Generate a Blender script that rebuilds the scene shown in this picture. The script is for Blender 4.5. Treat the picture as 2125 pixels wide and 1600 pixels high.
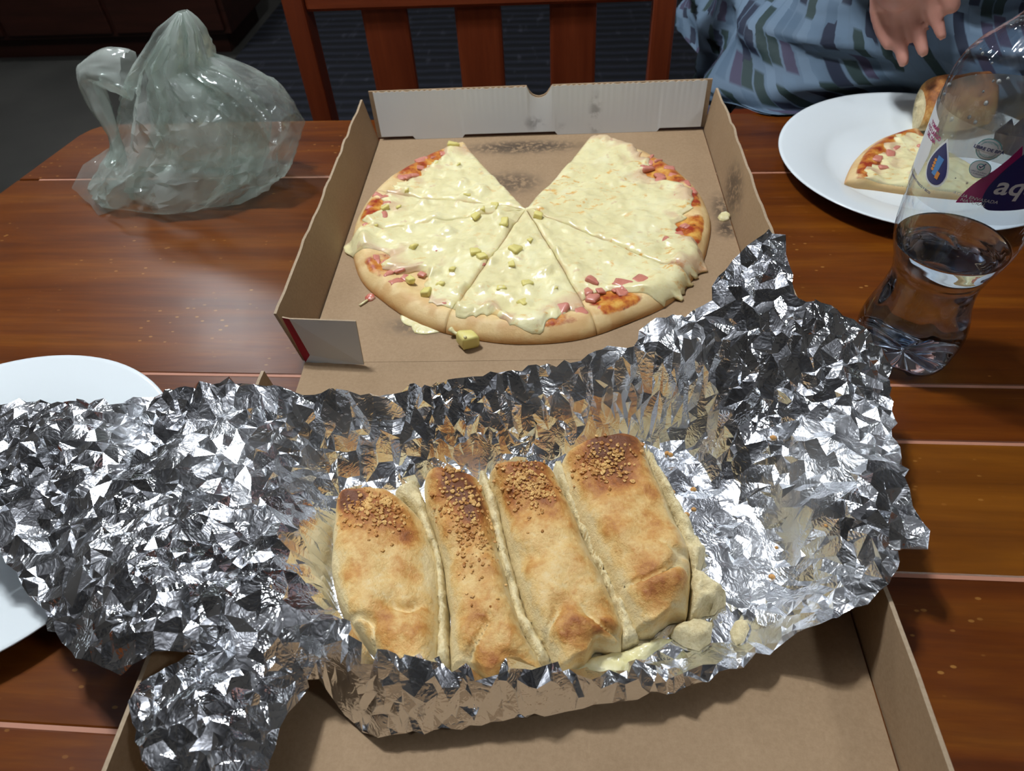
import bpy, bmesh, math, random
import numpy as np
from mathutils import Vector, Matrix
from mathutils.geometry import delaunay_2d_cdt

for o in list(bpy.data.objects):
    bpy.data.objects.remove(o)
S = bpy.context.scene
COL = S.collection

# ------------------------------------------------------------------ camera
# table top is z = 0, boards run along X, Y points away from the photographer
F = 1480.0
CAM = np.array([0, 0, 0.38957])
XR = np.array([0.99595195, 0.07251167, -0.05312041])
UR = np.array([-0.01627217, 0.72664692, 0.68681837])
FW = np.array([-0.08840213, 0.68317371, -0.72488533])
cd = bpy.data.cameras.new('camera')
cd.sensor_width = 36.0
cd.lens = F / 2125 * 36.0
cd.clip_start = 0.01
cd.dof.use_dof = True
cd.dof.focus_distance = 0.47
cd.dof.aperture_fstop = 15.0
cam = bpy.data.objects.new('camera', cd)
COL.objects.link(cam)
cam.matrix_world = Matrix(((XR[0], UR[0], -FW[0], CAM[0]), (XR[1], UR[1], -FW[1], CAM[1]),
                           (XR[2], UR[2], -FW[2], CAM[2]), (0, 0, 0, 1)))
S.camera = cam

# ------------------------------------------------------------------ world, exposure
w = bpy.data.worlds.new('world')
S.world = w
w.use_nodes = True
w.node_tree.nodes['Background'].inputs[0].default_value = (0.55, 0.62, 0.75, 1)
w.node_tree.nodes['Background'].inputs[1].default_value = 0.02
S.view_settings.view_transform = 'Standard'
S.view_settings.look = 'None'
S.view_settings.exposure = 0.0
S.view_settings.gamma = 1.0
S.view_settings.use_curve_mapping = False
LAMP_MAIN = 540.0
LAMP_FAR = 60.0
LAMP_SIDE = 55.0
LAMP_COL = (0.93, 0.97, 1.0)


# ------------------------------------------------------------------ helpers
def U(x, y, h=0.0):
    """a point seen in the photograph at pixel x, y that lies at height h above the table top"""
    d = ((x - 1062.5) * XR - (y - 800) * UR) / F + FW
    return CAM + (h - CAM[2]) / d[2] * d


def hash3(ix, iy, iz, seed):
    with np.errstate(over='ignore'):
        n = (ix.astype(np.int64) * 374761393 + iy.astype(np.int64) * 668265263 + iz.astype(np.int64) * 2147483647 + seed * 1274126177)
        n = (n ^ (n >> 13)) * 1274126177
        n = n ^ (n >> 16)
    return (n & 0xffffff) / float(0xffffff)


def vn(P, scale, seed=0):
    P = np.asarray(P, float) * scale + 100.0
    sh = P.shape[:-1]
    P = P.reshape(-1, P.shape[-1])
    if P.shape[1] == 2:
        P = np.c_[P, np.zeros(len(P))]
    i = np.floor(P).astype(int)
    f = P - i
    f = f * f * (3 - 2 * f)
    r = 0
    for a in (0, 1):
        for b in (0, 1):
            for c in (0, 1):
                wgt = (f[:, 0] if a else 1 - f[:, 0]) * (f[:, 1] if b else 1 - f[:, 1]) * (f[:, 2] if c else 1 - f[:, 2])
                r = r + wgt * hash3(i[:, 0] + a, i[:, 1] + b, i[:, 2] + c, seed)
    return r.reshape(sh)


def fbm(P, scale, octv=3, seed=0):
    r, a, t = 0, 1.0, 0
    for k in range(octv):
        r = r + a * vn(P, scale * 2 ** k, seed + k * 17)
        t += a
        a *= 0.5
    return r / t


def smooth(a, b, x):
    t = np.clip((x - a) / (b - a), 0, 1)
    return t * t * (3 - 2 * t)


ORG = {}


def tag(o, label=None, cat=None, group=None, kind=None):
    if label: o['label'] = label
    if cat: o['category'] = cat
    if group: o['group'] = group
    if kind: o['kind'] = kind
    return o


def thing(name, loc, label=None, cat=None, group=None, kind=None):
    o = bpy.data.objects.new(name, None)
    o.empty_display_size = 0.02
    COL.objects.link(o)
    o.location = loc
    ORG[o.name] = np.array(loc, float)
    return tag(o, label, cat, group, kind)


def mk(name, V, Fc, mat, parent=None, sm=True, attrs=None, mats=None, midx=None, uv=None, origin=None):
    """one mesh object; V in world coordinates"""
    V = np.asarray(V, float).reshape(-1, 3)
    if parent is not None:
        org = ORG[parent.name]
    elif origin is not None:
        org = np.array(origin, float)
    else:
        org = np.array([(V[:, 0].min() + V[:, 0].max()) / 2, (V[:, 1].min() + V[:, 1].max()) / 2, V[:, 2].min()])
    me = bpy.data.meshes.new(name)
    me.from_pydata((V - org).tolist(), [], [list(map(int, f)) for f in Fc])
    for m in (mats or [mat]):
        me.materials.append(M[m])
    if midx is not None:
        me.polygons.foreach_set('material_index', np.asarray(midx, dtype=np.int32))
    me.polygons.foreach_set('use_smooth', np.full(len(me.polygons), bool(sm)))
    for k, a in (attrs or {}).items():
        at = me.attributes.new(k, 'FLOAT', 'POINT')
        at.data.foreach_set('value', np.asarray(a, dtype=np.float32).ravel())
    if uv is not None:
        l = me.uv_layers.new(name='UVMap')
        vi = np.empty(len(me.loops), dtype=np.int32)
        me.loops.foreach_get('vertex_index', vi)
        l.data.foreach_set('uv', np.asarray(uv, dtype=np.float32).reshape(-1, 2)[vi].ravel())
    me.update()
    o = bpy.data.objects.new(name, me)
    COL.objects.link(o)
    if parent is not None:
        o.parent = parent
        ORG[o.name] = org
    else:
        o.location = org
        ORG[o.name] = org
    return o


def gridf(n, m, off=0, flip=False, wrap=False):
    Fc = []
    for i in range(n - 1):
        for j in range(m if wrap else m - 1):
            k = (j + 1) % m
            q = (off + i * m + j, off + i * m + k, off + (i + 1) * m + k, off + (i + 1) * m + j)
            Fc.append(q[::-1] if flip else q)
    return Fc


def slab(top, bot):
    """closed body between two grids (n, m, 3)"""
    n, m = top.shape[:2]
    V = np.concatenate([top.reshape(-1, 3), bot.reshape(-1, 3)])
    N = n * m
    Fc = gridf(n, m) + gridf(n, m, N, True)
    ring = [j for j in range(m)] + [i * m + m - 1 for i in range(1, n)] + [(n - 1) * m + j for j in range(m - 2, -1, -1)] + [i * m for i in range(n - 2, 0, -1)]
    L = len(ring)
    for k in range(L):
        a, b = ring[k], ring[(k + 1) % L]
        Fc.append((b, a, a + N, b + N))
    return V, Fc


def box(c, s, rz=0.0, bev=0.0):
    """verts, faces of a bevelled box"""
    bm = bmesh.new()
    bmesh.ops.create_cube(bm, size=1)
    for v in bm.verts:
        v.co = Vector((v.co.x * s[0], v.co.y * s[1], v.co.z * s[2]))
    if bev:
        bmesh.ops.bevel(bm, geom=list(bm.edges), offset=bev, segments=2, affect='EDGES', profile=0.6)
    V = np.array([v.co[:] for v in bm.verts])
    Fc = [[v.index for v in f.verts] for f in bm.faces]
    bm.free()
    c0, s0 = math.cos(rz), math.sin(rz)
    V = V @ np.array([[c0, s0, 0], [-s0, c0, 0], [0, 0, 1]]) + np.array(c)
    return V, Fc


def prism(poly, z0, z1):
    n = len(poly)
    V = [(p[0], p[1], z1) for p in poly] + [(p[0], p[1], z0) for p in poly]
    Fc = [list(range(n)), list(range(2 * n - 1, n - 1, -1))] + [[(i + 1) % n, i, i + n, (i + 1) % n + n] for i in range(n)]
    return np.array(V, float), Fc


def panel(quad, thick, inward, nx=2, ny=2):
    """thin sheet of card from 4 corners (in order) with thickness along 'inward'"""
    q = np.array(quad, float)
    s, t = np.meshgrid(np.linspace(0, 1, nx), np.linspace(0, 1, ny), indexing='ij')
    s, t = s[..., None], t[..., None]
    g = (1 - s) * (1 - t) * q[0] + s * (1 - t) * q[1] + s * t * q[2] + (1 - s) * t * q[3]
    return slab(g, g - np.array(inward) * thick)


def lathe(prof, c, n=64, close=False):
    P = np.array(prof, float)
    a = np.linspace(0, 2 * np.pi, n, endpoint=False)
    V = np.stack([c[0] + P[:, 0][:, None] * np.cos(a), c[1] + P[:, 0][:, None] * np.sin(a), c[2] + np.repeat(P[:, 1][:, None], n, 1)], -1)
    return V.reshape(-1, 3), gridf(len(P), n, 0, False, True)


def tube(pts, rad, n=10, caps=True):
    pts = np.array(pts, float)
    rad = np.broadcast_to(np.asarray(rad, float), (len(pts),))
    T = np.gradient(pts, axis=0)
    T /= np.linalg.norm(T, axis=1)[:, None] + 1e-12
    up = np.array([0, 0, 1.0]) if abs(T[0][2]) < 0.9 else np.array([1.0, 0, 0])
    V = []
    for p, t, r in zip(pts, T, rad):
        a = np.cross(t, up); a /= np.linalg.norm(a); b = np.cross(a, t); up = b
        ang = np.linspace(0, 2 * np.pi, n, endpoint=False)
        V.append(p + r * (np.cos(ang)[:, None] * a + np.sin(ang)[:, None] * b))
    V = np.array(V).reshape(-1, 3)
    Fc = gridf(len(pts), n, 0, True, True)
    if caps:
        Fc = Fc + [list(range(n)), list(range((len(pts) - 1) * n + n - 1, (len(pts) - 1) * n - 1, -1))]
    return V, Fc


def sphere(c, r, n=12, m=16):
    r = np.broadcast_to(np.asarray(r, float), (3,))
    th = np.linspace(0, np.pi, n)
    ph = np.linspace(0, 2 * np.pi, m, endpoint=False)
    V = np.stack([np.sin(th)[:, None] * np.cos(ph) * r[0] + c[0], np.sin(th)[:, None] * np.sin(ph) * r[1] + c[1], np.repeat(np.cos(th)[:, None], m, 1) * r[2] + c[2]], -1)
    return V.reshape(-1, 3), gridf(n, m, 0, True, True)


def join(parts):
    V, Fc, off = [], [], 0
    for v, f in parts:
        V.append(np.asarray(v)); Fc += [[i + off for i in q] for q in f]; off += len(v)
    return np.concatenate(V), Fc


# ------------------------------------------------------------------ materials
M = {}


class Mat:
    def __init__(s, name):
        s.m = bpy.data.materials.new(name)
        s.m.use_nodes = True
        s.t = s.m.node_tree
        s.b = s.t.nodes['Principled BSDF']
        s.out = s.t.nodes['Material Output']
        M[name] = s.m

    def n(s, typ, **kw):
        nd = s.t.nodes.new('ShaderNode' + typ)
        for k, v in kw.items():
            if k.startswith('i_'):
                key = k[2:]
                nd.inputs[int(key) if key.isdigit() else key.replace('_', ' ')].default_value = v
            else:
                setattr(nd, k, v)
        return nd

    def l(s, a, b):
        s.t.links.new(a, b)

    def set(s, **kw):
        for k, v in kw.items():
            inp = s.b.inputs[k.replace('_', ' ')]
            if hasattr(v, 'links'):
                s.l(v, inp)
            else:
                inp.default_value = v if not (isinstance(v, tuple) and len(v) == 3) else (*v, 1)
        return s

    def coord(s, scale=(1, 1, 1), kind='Object', rot=(0, 0, 0)):
        tc = s.n('TexCoord')
        mp = s.n('Mapping')
        mp.inputs['Scale'].default_value = scale
        mp.inputs['Rotation'].default_value = rot
        s.l(tc.outputs[kind], mp.inputs[0])
        return mp.outputs[0]

    def noise(s, vec, scale, detail=4, rough=0.55, dist=0.0):
        nd = s.n('TexNoise', i_Scale=scale, i_Detail=detail, i_Roughness=rough, i_Distortion=dist)
        if vec is not None: s.l(vec, nd.inputs['Vector'])
        return nd.outputs['Fac']

    def vor(s, vec, scale, feature='F1', out='Distance', rnd=1.0):
        nd = s.n('TexVoronoi', feature=feature, i_Scale=scale, i_Randomness=rnd)
        if vec is not None: s.l(vec, nd.inputs['Vector'])
        return nd.outputs[out]

    def ramp(s, fac, stops, interp='LINEAR'):
        nd = s.n('ValToRGB')
        cr = nd.color_ramp
        cr.interpolation = interp
        while len(cr.elements) < len(stops): cr.elements.new(0.5)
        for e, (p, c) in zip(cr.elements, stops):
            e.position = p
            e.color = (*c, 1) if not np.isscalar(c) else (c, c, c, 1)
        s.l(fac, nd.inputs[0])
        return nd.outputs[0]

    def mix(s, fac, a, b, mode='MIX'):
        nd = s.n('Mix', data_type='RGBA', blend_type=mode)
        for inp, v in ((nd.inputs[0], fac), (nd.inputs[6], a), (nd.inputs[7], b)):
            if hasattr(v, 'links'): s.l(v, inp)
            elif np.isscalar(v): inp.default_value = v
            else: inp.default_value = (*v, 1)
        return nd.outputs[2]

    def math(s, op, a, b=0.0, c=0.0):
        nd = s.n('Math', operation=op)
        for inp, v in zip(nd.inputs, (a, b, c)):
            if hasattr(v, 'links'): s.l(v, inp)
            else: inp.default_value = v
        return nd.outputs[0]

    def attr(s, name):
        return s.n('Attribute', attribute_name=name).outputs['Fac']

    def bump(s, h, strength=0.3, dist=0.002, normal=None):
        nd = s.n('Bump', i_Strength=strength, i_Distance=dist)
        s.l(h, nd.inputs['Height'])
        if normal is not None: s.l(normal, nd.inputs['Normal'])
        return nd.outputs[0]


def simple(name, col, rough=0.5, **kw):
    return Mat(name).set(Base_Color=col, Roughness=rough, **kw)


def varnished_wood(name, dark, mid, light, rough, specks=True, axis='x', grain=1.0):
    m = Mat(name)
    oc = m.n('SeparateColor'); m.l(m.n('ObjectInfo').outputs['Color'], oc.inputs[0])
    oi = oc.outputs[0]
    tc = m.n('TexCoord')
    off = m.n('VectorMath', operation='ADD')
    cmb = m.n('CombineXYZ')
    m.l(m.math('MULTIPLY', oi, 7.3), cmb.inputs[0]); m.l(m.math('MULTIPLY', oi, 3.1), cmb.inputs[1])
    m.l(tc.outputs['Object'], off.inputs[0]); m.l(cmb.outputs[0], off.inputs[1])
    mp = m.n('Mapping'); m.l(off.outputs[0], mp.inputs[0])
    mp.inputs['Scale'].default_value = {'x': (1.6, 22, 22), 'z': (22, 22, 1.6), 'y': (22, 1.6, 22)}[axis]
    g = m.noise(mp.outputs[0], 1.6 * grain, 6, 0.6, 0.6)
    g2 = m.noise(mp.outputs[0], 9.0 * grain, 3, 0.6, 0.2)
    c = m.ramp(g, [(0.25, dark), (0.5, mid), (0.75, light)])
    c = m.mix(m.ramp(g2, [(0.35, 0.0), (0.65, 0.35)]), c, dark)
    tone = m.math('MULTIPLY_ADD', oi, 0.5, 0.75)
    if specks:
        c = m.mix(1.0, c, m.ramp(tone, [(0, 0.0), (1, 1.0)]), 'MULTIPLY')
        c = m.mix(m.ramp(oi, [(0.45, 0.0), (0.8, 0.45)]), c, m.ramp(g, [(0.25, (0.090, 0.028, 0.002)), (0.75, (0.25, 0.092, 0.005))]))
    r = rough
    if specks:
        sc = m.n('Mapping'); m.l(off.outputs[0], sc.inputs[0]); sc.inputs['Scale'].default_value = (1, 1.9, 1)
        v1 = m.vor(sc.outputs[0], 75)
        dot = m.ramp(v1, [(0.0, 1.0), (0.10, 1.0), (0.15, 0.0)])
        mask = m.ramp(m.noise(off.outputs[0], 14, 2), [(0.52, 0.0), (0.62, 1.0)])
        dot = m.math('MULTIPLY', dot, mask)
        sp = m.n('Mapping'); m.l(off.outputs[0], sp.inputs[0]); sp.inputs['Rotation'].default_value = (0, 0, 0.9); sp.inputs['Scale'].default_value = (3, 60, 1)
        scr = m.ramp(m.noise(sp.outputs[0], 3.0, 3, 0.7), [(0.70, 0.0), (0.74, 0.55)])
        c = m.mix(m.math('MULTIPLY', dot, 0.6), c, (0.42, 0.2, 0.045))
        c = m.mix(m.math('MULTIPLY', scr, 0.35), c, (0.4, 0.17, 0.05))
        rr = m.noise(off.outputs[0], 30, 4, 0.7)
        r = m.math('MULTIPLY_ADD', rr, 0.16, rough - 0.08)
        m.set(Normal=m.bump(m.noise(mp.outputs[0], 5, 4), 0.06, 0.001))
    m.set(Base_Color=c, Roughness=r, Specular_IOR_Level=0.32)
    m.b.inputs['Coat Weight'].default_value = 0.12 if specks else 0.10
    m.b.inputs['Coat Roughness'].default_value = 0.22
    return m


varnished_wood('table_wood', (0.052, 0.010, 0.0015), (0.130, 0.030, 0.002), (0.215, 0.064, 0.004), 0.34)
varnished_wood('chair_wood', (0.13, 0.022, 0.007), (0.21, 0.040, 0.012), (0.28, 0.058, 0.018), 0.42, False, 'z')
varnished_wood('chair_wood_cross', (0.13, 0.022, 0.007), (0.21, 0.040, 0.012), (0.28, 0.058, 0.018), 0.42, False, 'x')
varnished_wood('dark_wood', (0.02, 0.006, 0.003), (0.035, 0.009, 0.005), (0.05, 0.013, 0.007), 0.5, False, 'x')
simple('seam_highlight', (0.42, 0.19, 0.12), 0.5)  # pale colour painted in for the highlight on the board bevels

# room
m = Mat('floor_tile')
c = m.noise(m.coord((1, 1, 1)), 3, 5)
m.set(Base_Color=m.ramp(c, [(0.3, (0.05, 0.05, 0.045)), (0.7, (0.085, 0.083, 0.075))]), Roughness=0.55)
simple('wall_paint', (0.20, 0.185, 0.17), 0.8)
simple('ceiling_paint', (0.30, 0.30, 0.32), 0.85)
m = Mat('rug_cloth')
v = m.coord((1, 1, 1))
wv = m.n('TexWave', wave_type='BANDS', bands_direction='Y', i_Scale=5.0, i_Distortion=1.2, i_Detail=2.0)
m.l(v, wv.inputs['Vector'])
fl = m.ramp(m.noise(m.coord((14, 3, 1)), 2.2, 3), [(0.6, 0.0), (0.72, 1.0)])
c = m.mix(wv.outputs['Fac'], (0.004, 0.005, 0.009), (0.020, 0.023, 0.038))
c = m.mix(m.math('MULTIPLY', fl, 0.35), c, (0.12, 0.12, 0.16))
m.set(Base_Color=c, Roughness=0.9, Normal=m.bump(wv.outputs['Fac'], 0.8, 0.02))

# cardboard
def kraft(name, a, b, stains=False):
    m = Mat(name)
    v = m.coord()
    n1 = m.noise(v, 420, 3, 0.7)
    n2 = m.noise(v, 18, 4)
    c = m.ramp(m.math('MULTIPLY_ADD', n1, 0.6, m.math('MULTIPLY', n2, 0.4)), [(0.3, a), (0.7, b)])
    fib = m.ramp(m.noise(m.coord((900, 90, 200)), 1.0, 2), [(0.68, 0.0), (0.8, 0.4)])
    c = m.mix(fib, c, tuple(x * 1.25 for x in b))
    r = 0.75
    if stains:
        at = m.attr('grease')
        g = m.math('MULTIPLY', at, m.ramp(m.noise(v, 210, 4, 0.65), [(0.38, 0.0), (0.52, 1.0)]))
        c = m.mix(m.math('MULTIPLY', g, 0.92), c, (0.065, 0.048, 0.036))
        r = m.math('MULTIPLY_ADD', g, -0.35, 0.75)
    m.set(Base_Color=c, Roughness=r, Specular_IOR_Level=0.25, Normal=m.bump(n1, 0.1, 0.0006))
    return m


kraft('kraft_card', (0.28, 0.187, 0.106), (0.37, 0.255, 0.153), True)
kraft('kraft_edge', (0.30, 0.22, 0.14), (0.44, 0.34, 0.235))
m = Mat('white_card')
v = m.coord()
g = m.math('MULTIPLY', m.attr('grease'), m.ramp(m.noise(v, 90, 3), [(0.45, 0.0), (0.6, 1.0)]))
m.set(Base_Color=m.mix(m.math('MULTIPLY', g, 0.75), (0.66, 0.68, 0.69), (0.22, 0.22, 0.23)), Roughness=0.5, Normal=m.bump(m.noise(v, 200, 2), 0.04, 0.0005))
simple('red_print', (0.33, 0.012, 0.03), 0.5)

# foil
m = Mat('foil')
v = m.coord()
n2 = m.noise(m.coord((1, 1, 1), rot=(0.3, 0.2, 0.7)), 70, 3, 0.55, 1.2)
n3 = m.noise(m.coord((1, 1, 1), rot=(0.5, 0.1, 2.0)), 150, 2, 0.5, 1.0)
ridge = m.math('ABSOLUTE', m.math('SUBTRACT', n2, 0.5))
ridge3 = m.math('ABSOLUTE', m.math('SUBTRACT', n3, 0.5))
hh = m.math('ADD', m.math('MULTIPLY', ridge, 2.0), m.math('MULTIPLY', ridge3, 1.0))
dull = m.ramp(m.noise(v, 13, 3), [(0.42, 0.12), (0.7, 0.30)])
m.set(Base_Color=(0.86, 0.88, 0.91), Metallic=1.0, Roughness=dull, Normal=m.bump(hh, 0.35, 0.0016))

# ceramic
m = Mat('white_ceramic').set(Base_Color=(0.74, 0.80, 0.83), Roughness=0.18)

# food
m = Mat('dough')
v = m.coord()
n1 = m.noise(v, 60, 5, 0.65)
n2 = m.noise(v, 240, 3)
c = m.ramp(n1, [(0.3, (0.66, 0.46, 0.20)), (0.7, (0.80, 0.62, 0.33))])
bake = m.attr('bake')
c = m.mix(m.math('MULTIPLY', bake, m.ramp(n1, [(0.3, 0.5), (0.6, 1.0)])), c, (0.50, 0.22, 0.05))
sau = m.attr('sauce')
sm_ = m.ramp(m.math('ADD', m.math('MULTIPLY', sau, 0.9), m.math('MULTIPLY', m.noise(v, 110, 4), 0.5)), [(0.62, 0.0), (0.78, 1.0)])
sc = m.ramp(m.noise(v, 90, 3), [(0.38, (0.32, 0.035, 0.016)), (0.52, (0.56, 0.20, 0.035)), (0.68, (0.70, 0.40, 0.09))])
c = m.mix(sm_, c, sc)
brn = m.math('MULTIPLY', m.ramp(m.noise(v, 150, 3), [(0.62, 0.0), (0.72, 0.8)]), sm_)
c = m.mix(brn, c, (0.14, 0.035, 0.008))
m.set(Base_Color=c, Roughness=m.math('MULTIPLY_ADD', sm_, -0.3, 0.6), Normal=m.bump(m.math('ADD', n1, m.math('MULTIPLY', n2, 0.4)), 0.35, 0.0015))
m.b.inputs['Subsurface Weight'].default_value = 0.1
m.b.inputs['Subsurface Radius'].default_value = (0.006, 0.003, 0.0015)

m = Mat('cheese')
v = m.coord()
n1 = m.noise(v, 45, 4, 0.6)
n2 = m.noise(m.coord((1, 1.6, 1)), 170, 3, 0.6)
c = m.ramp(n1, [(0.32, (0.72, 0.64, 0.35)), (0.55, (0.82, 0.75, 0.43)), (0.75, (0.86, 0.81, 0.52))])
oil = m.ramp(m.noise(m.coord((1, 1.5, 1)), 105, 3, 0.6), [(0.57, 0.0), (0.68, 1.0)])
oil = m.math('MULTIPLY', oil, m.math('MULTIPLY_ADD', m.attr('oil'), 0.85, 0.10))
c = m.mix(oil, c, (0.72, 0.33, 0.03))
pink = m.ramp(m.noise(m.coord((1.2, 1, 1)), 85, 2), [(0.66, 0.0), (0.76, 0.45)])
c = m.mix(m.math('ADD', pink, m.math('MULTIPLY', m.attr('thin'), 0.6)), c, (0.60, 0.34, 0.24))
m.set(Base_Color=c, Roughness=0.26, Normal=m.bump(m.math('ADD', n1, m.math('MULTIPLY', n2, 0.25)), 0.30, 0.003))
m.b.inputs['Subsurface Weight'].default_value = 0.2
m.b.inputs['Subsurface Radius'].default_value = (0.006, 0.005, 0.003)
m.b.inputs['Subsurface Scale'].default_value = 0.6

m = Mat('ham')
v = m.coord()
m.set(Base_Color=m.ramp(m.noise(v, 260, 3), [(0.3, (0.40, 0.06, 0.04)), (0.5, (0.58, 0.17, 0.12)), (0.68, (0.76, 0.55, 0.42))]), Roughness=0.3)
m = Mat('pineapple')
v = m.coord()
m.set(Base_Color=m.ramp(m.noise(v, 230, 3), [(0.3, (0.70, 0.58, 0.10)), (0.7, (0.86, 0.79, 0.36))]), Roughness=0.25, Normal=m.bump(m.noise(m.coord((400, 90, 90)), 1, 2), 0.3, 0.001))
m.b.inputs['Subsurface Weight'].default_value = 0.2
m.b.inputs['Subsurface Radius'].default_value = (0.004, 0.003, 0.001)

m = Mat('bread_crust')
v = m.coord()
n1 = m.noise(v, 55, 5, 0.62)
n2 = m.noise(v, 260, 4, 0.7)
n3 = m.noise(v, 22, 3)
t = m.math('ADD', m.attr('toast'), m.math('MULTIPLY_ADD', n1, 1.0, -0.48))
t = m.math('ADD', t, m.math('MULTIPLY_ADD', n2, 0.55, -0.27))
t = m.math('ADD', t, m.math('MULTIPLY_ADD', n3, 0.75, -0.36))
c = m.ramp(t, [(0.05, (0.74, 0.60, 0.33)), (0.28, (0.70, 0.47, 0.18)), (0.50, (0.55, 0.27, 0.065)), (0.72, (0.36, 0.12, 0.024)), (0.95, (0.15, 0.045, 0.012))])
m.set(Base_Color=c, Roughness=0.55, Normal=m.bump(m.math('ADD', m.math('MULTIPLY', n2, 1.0), n1), 0.6, 0.0022))
m.b.inputs['Subsurface Weight'].default_value = 0.08
m.b.inputs['Subsurface Radius'].default_value = (0.005, 0.003, 0.001)
m = Mat('bread_crumb')
v = m.coord()
n1 = m.noise(v, 320, 4, 0.7)
m.set(Base_Color=m.ramp(n1, [(0.25, (0.56, 0.44, 0.22)), (0.6, (0.76, 0.66, 0.40))]), Roughness=0.7, Normal=m.bump(n1, 0.8, 0.002))
m.b.inputs['Subsurface Weight'].default_value = 0.15
m.b.inputs['Subsurface Radius'].default_value = (0.005, 0.004, 0.002)
m = Mat('toasted_crumbs')
m.set(Base_Color=m.ramp(m.noise(m.coord(), 150, 2), [(0.35, (0.42, 0.17, 0.035)), (0.65, (0.74, 0.46, 0.16))]), Roughness=0.6)
m = Mat('melted_cheese')
v = m.coord()
n1 = m.noise(v, 120, 4)
m.set(Base_Color=m.ramp(n1, [(0.3, (0.70, 0.63, 0.30)), (0.7, (0.84, 0.79, 0.53))]), Roughness=0.16, Normal=m.bump(n1, 0.6, 0.002))
m.b.inputs['Subsurface Weight'].default_value = 0.2
m.b.inputs['Subsurface Radius'].default_value = (0.006, 0.005, 0.003)

# plastic bag
m = Mat('bag_plastic')
v = m.coord()
tr = m.n('BsdfTransparent'); tr.inputs[0].default_value = (0.90, 0.95, 0.93, 1)
df = m.n('BsdfDiffuse'); df.inputs[0].default_value = (0.80, 0.85, 0.81, 1)
tl = m.n('BsdfTranslucent'); tl.inputs[0].default_value = (0.74, 0.82, 0.76, 1)
gl = m.n('BsdfGlossy', i_Roughness=0.16); gl.inputs[0].default_value = (0.95, 1, 1, 1)
n1 = m.noise(v, 60, 4, 0.6, 1.0)
bp = m.bump(m.math('ADD', n1, m.math('MULTIPLY', m.math('ABSOLUTE', m.math('SUBTRACT', m.noise(v, 34, 2, 0.5, 1.2), 0.5)), 4.0)), 0.22, 0.004)
m.l(bp, gl.inputs['Normal'])
x1 = m.n('MixShader'); x1.inputs[0].default_value = 0.45; m.l(df.outputs[0], x1.inputs[1]); m.l(tl.outputs[0], x1.inputs[2])
x2 = m.n('MixShader'); m.l(m.ramp(m.attr('milky'), [(0.0, 0.07), (1.0, 0.42)]), x2.inputs[0]); m.l(tr.outputs[0], x2.inputs[1]); m.l(x1.outputs[0], x2.inputs[2])
fr = m.n('LayerWeight', i_Blend=0.5); m.l(bp, fr.inputs['Normal'])
fz = m.math('MULTIPLY_ADD', m.math('POWER', fr.outputs['Facing'], 4.0), 0.55, 0.07)
x3 = m.n('MixShader'); m.l(fz, x3.inputs[0]); m.l(x2.outputs[0], x3.inputs[1]); m.l(gl.outputs[0], x3.inputs[2])
m.l(x3.outputs[0], m.out.inputs[0])

# bottle
def clear_film(name, tint, film=0.0, filmcol=(1, 1, 1), bumpy=0.0):
    m = Mat(name)
    tr = m.n('BsdfTransparent'); tr.inputs[0].default_value = (*tint, 1)
    gl = m.n('BsdfGlossy', i_Roughness=0.06)
    fr = m.n('LayerWeight', i_Blend=0.5)
    fz = m.math('MULTIPLY_ADD', m.math('POWER', fr.outputs['Facing'], 3.2), 0.75, 0.06)
    if bumpy:
        nn = m.noise(m.coord((1, 1, 0.5)), 70, 3, 0.5, 0.8)
        bp = m.bump(nn, bumpy, 0.004)
        m.l(bp, gl.inputs['Normal']); m.l(bp, fr.inputs['Normal'])
    base = tr.outputs[0]
    if film:
        df = m.n('BsdfDiffuse'); df.inputs[0].default_value = (*filmcol, 1)
        tl = m.n('BsdfTranslucent'); tl.inputs[0].default_value = (*filmcol, 1)
        xx = m.n('MixShader', i_0=0.4); m.l(df.outputs[0], xx.inputs[1]); m.l(tl.outputs[0], xx.inputs[2])
        x = m.n('MixShader', i_0=film); m.l(tr.outputs[0], x.inputs[1]); m.l(xx.outputs[0], x.inputs[2])
        base = x.outputs[0]
    x = m.n('MixShader'); m.l(fz, x.inputs[0]); m.l(base, x.inputs[1]); m.l(gl.outputs[0], x.inputs[2])
    m.l(x.outputs[0], m.out.inputs[0])


clear_film('bottle_plastic', (0.87, 0.91, 0.95), 0.0, (1, 1, 1), 0.5)
clear_film('bottle_base_plastic', (0.50, 0.70, 0.95), 0.0, (1, 1, 1), 0.5)
clear_film('label_film', (0.93, 0.95, 0.95), 0.16, (0.75, 0.74, 0.68))
clear_film('label_back', (0.9, 0.9, 0.85), 0.42, (0.68, 0.66, 0.56))
clear_film('label_white', (0.9, 0.9, 0.9), 0.75, (0.72, 0.76, 0.80))
m = Mat('water').set(Base_Color=(0.90, 0.95, 1.0), Roughness=0.0, IOR=1.33)
m.b.inputs['Transmission Weight'].default_value = 1.0
simple('droplets', (0.8, 0.82, 0.8), 0.08)
M['droplets'].node_tree.nodes['Principled BSDF'].inputs['Transmission Weight'].default_value = 0.7
for nm, c in dict(ink_blue=(0.006, 0.018, 0.13), ink_magenta=(0.30, 0.008, 0.13), ink_white=(0.62, 0.66, 0.70), ink_teal=(0.10, 0.34, 0.36), ink_orange=(0.65, 0.25, 0.05), ink_sky=(0.05, 0.22, 0.55), ink_grey=(0.12, 0.13, 0.18)).items():
    simple(nm, c, 0.35)
simple('cap_white', (0.6, 0.66, 0.68), 0.4)
simple('cap_dark', (0.02, 0.05, 0.09), 0.4)

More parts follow.
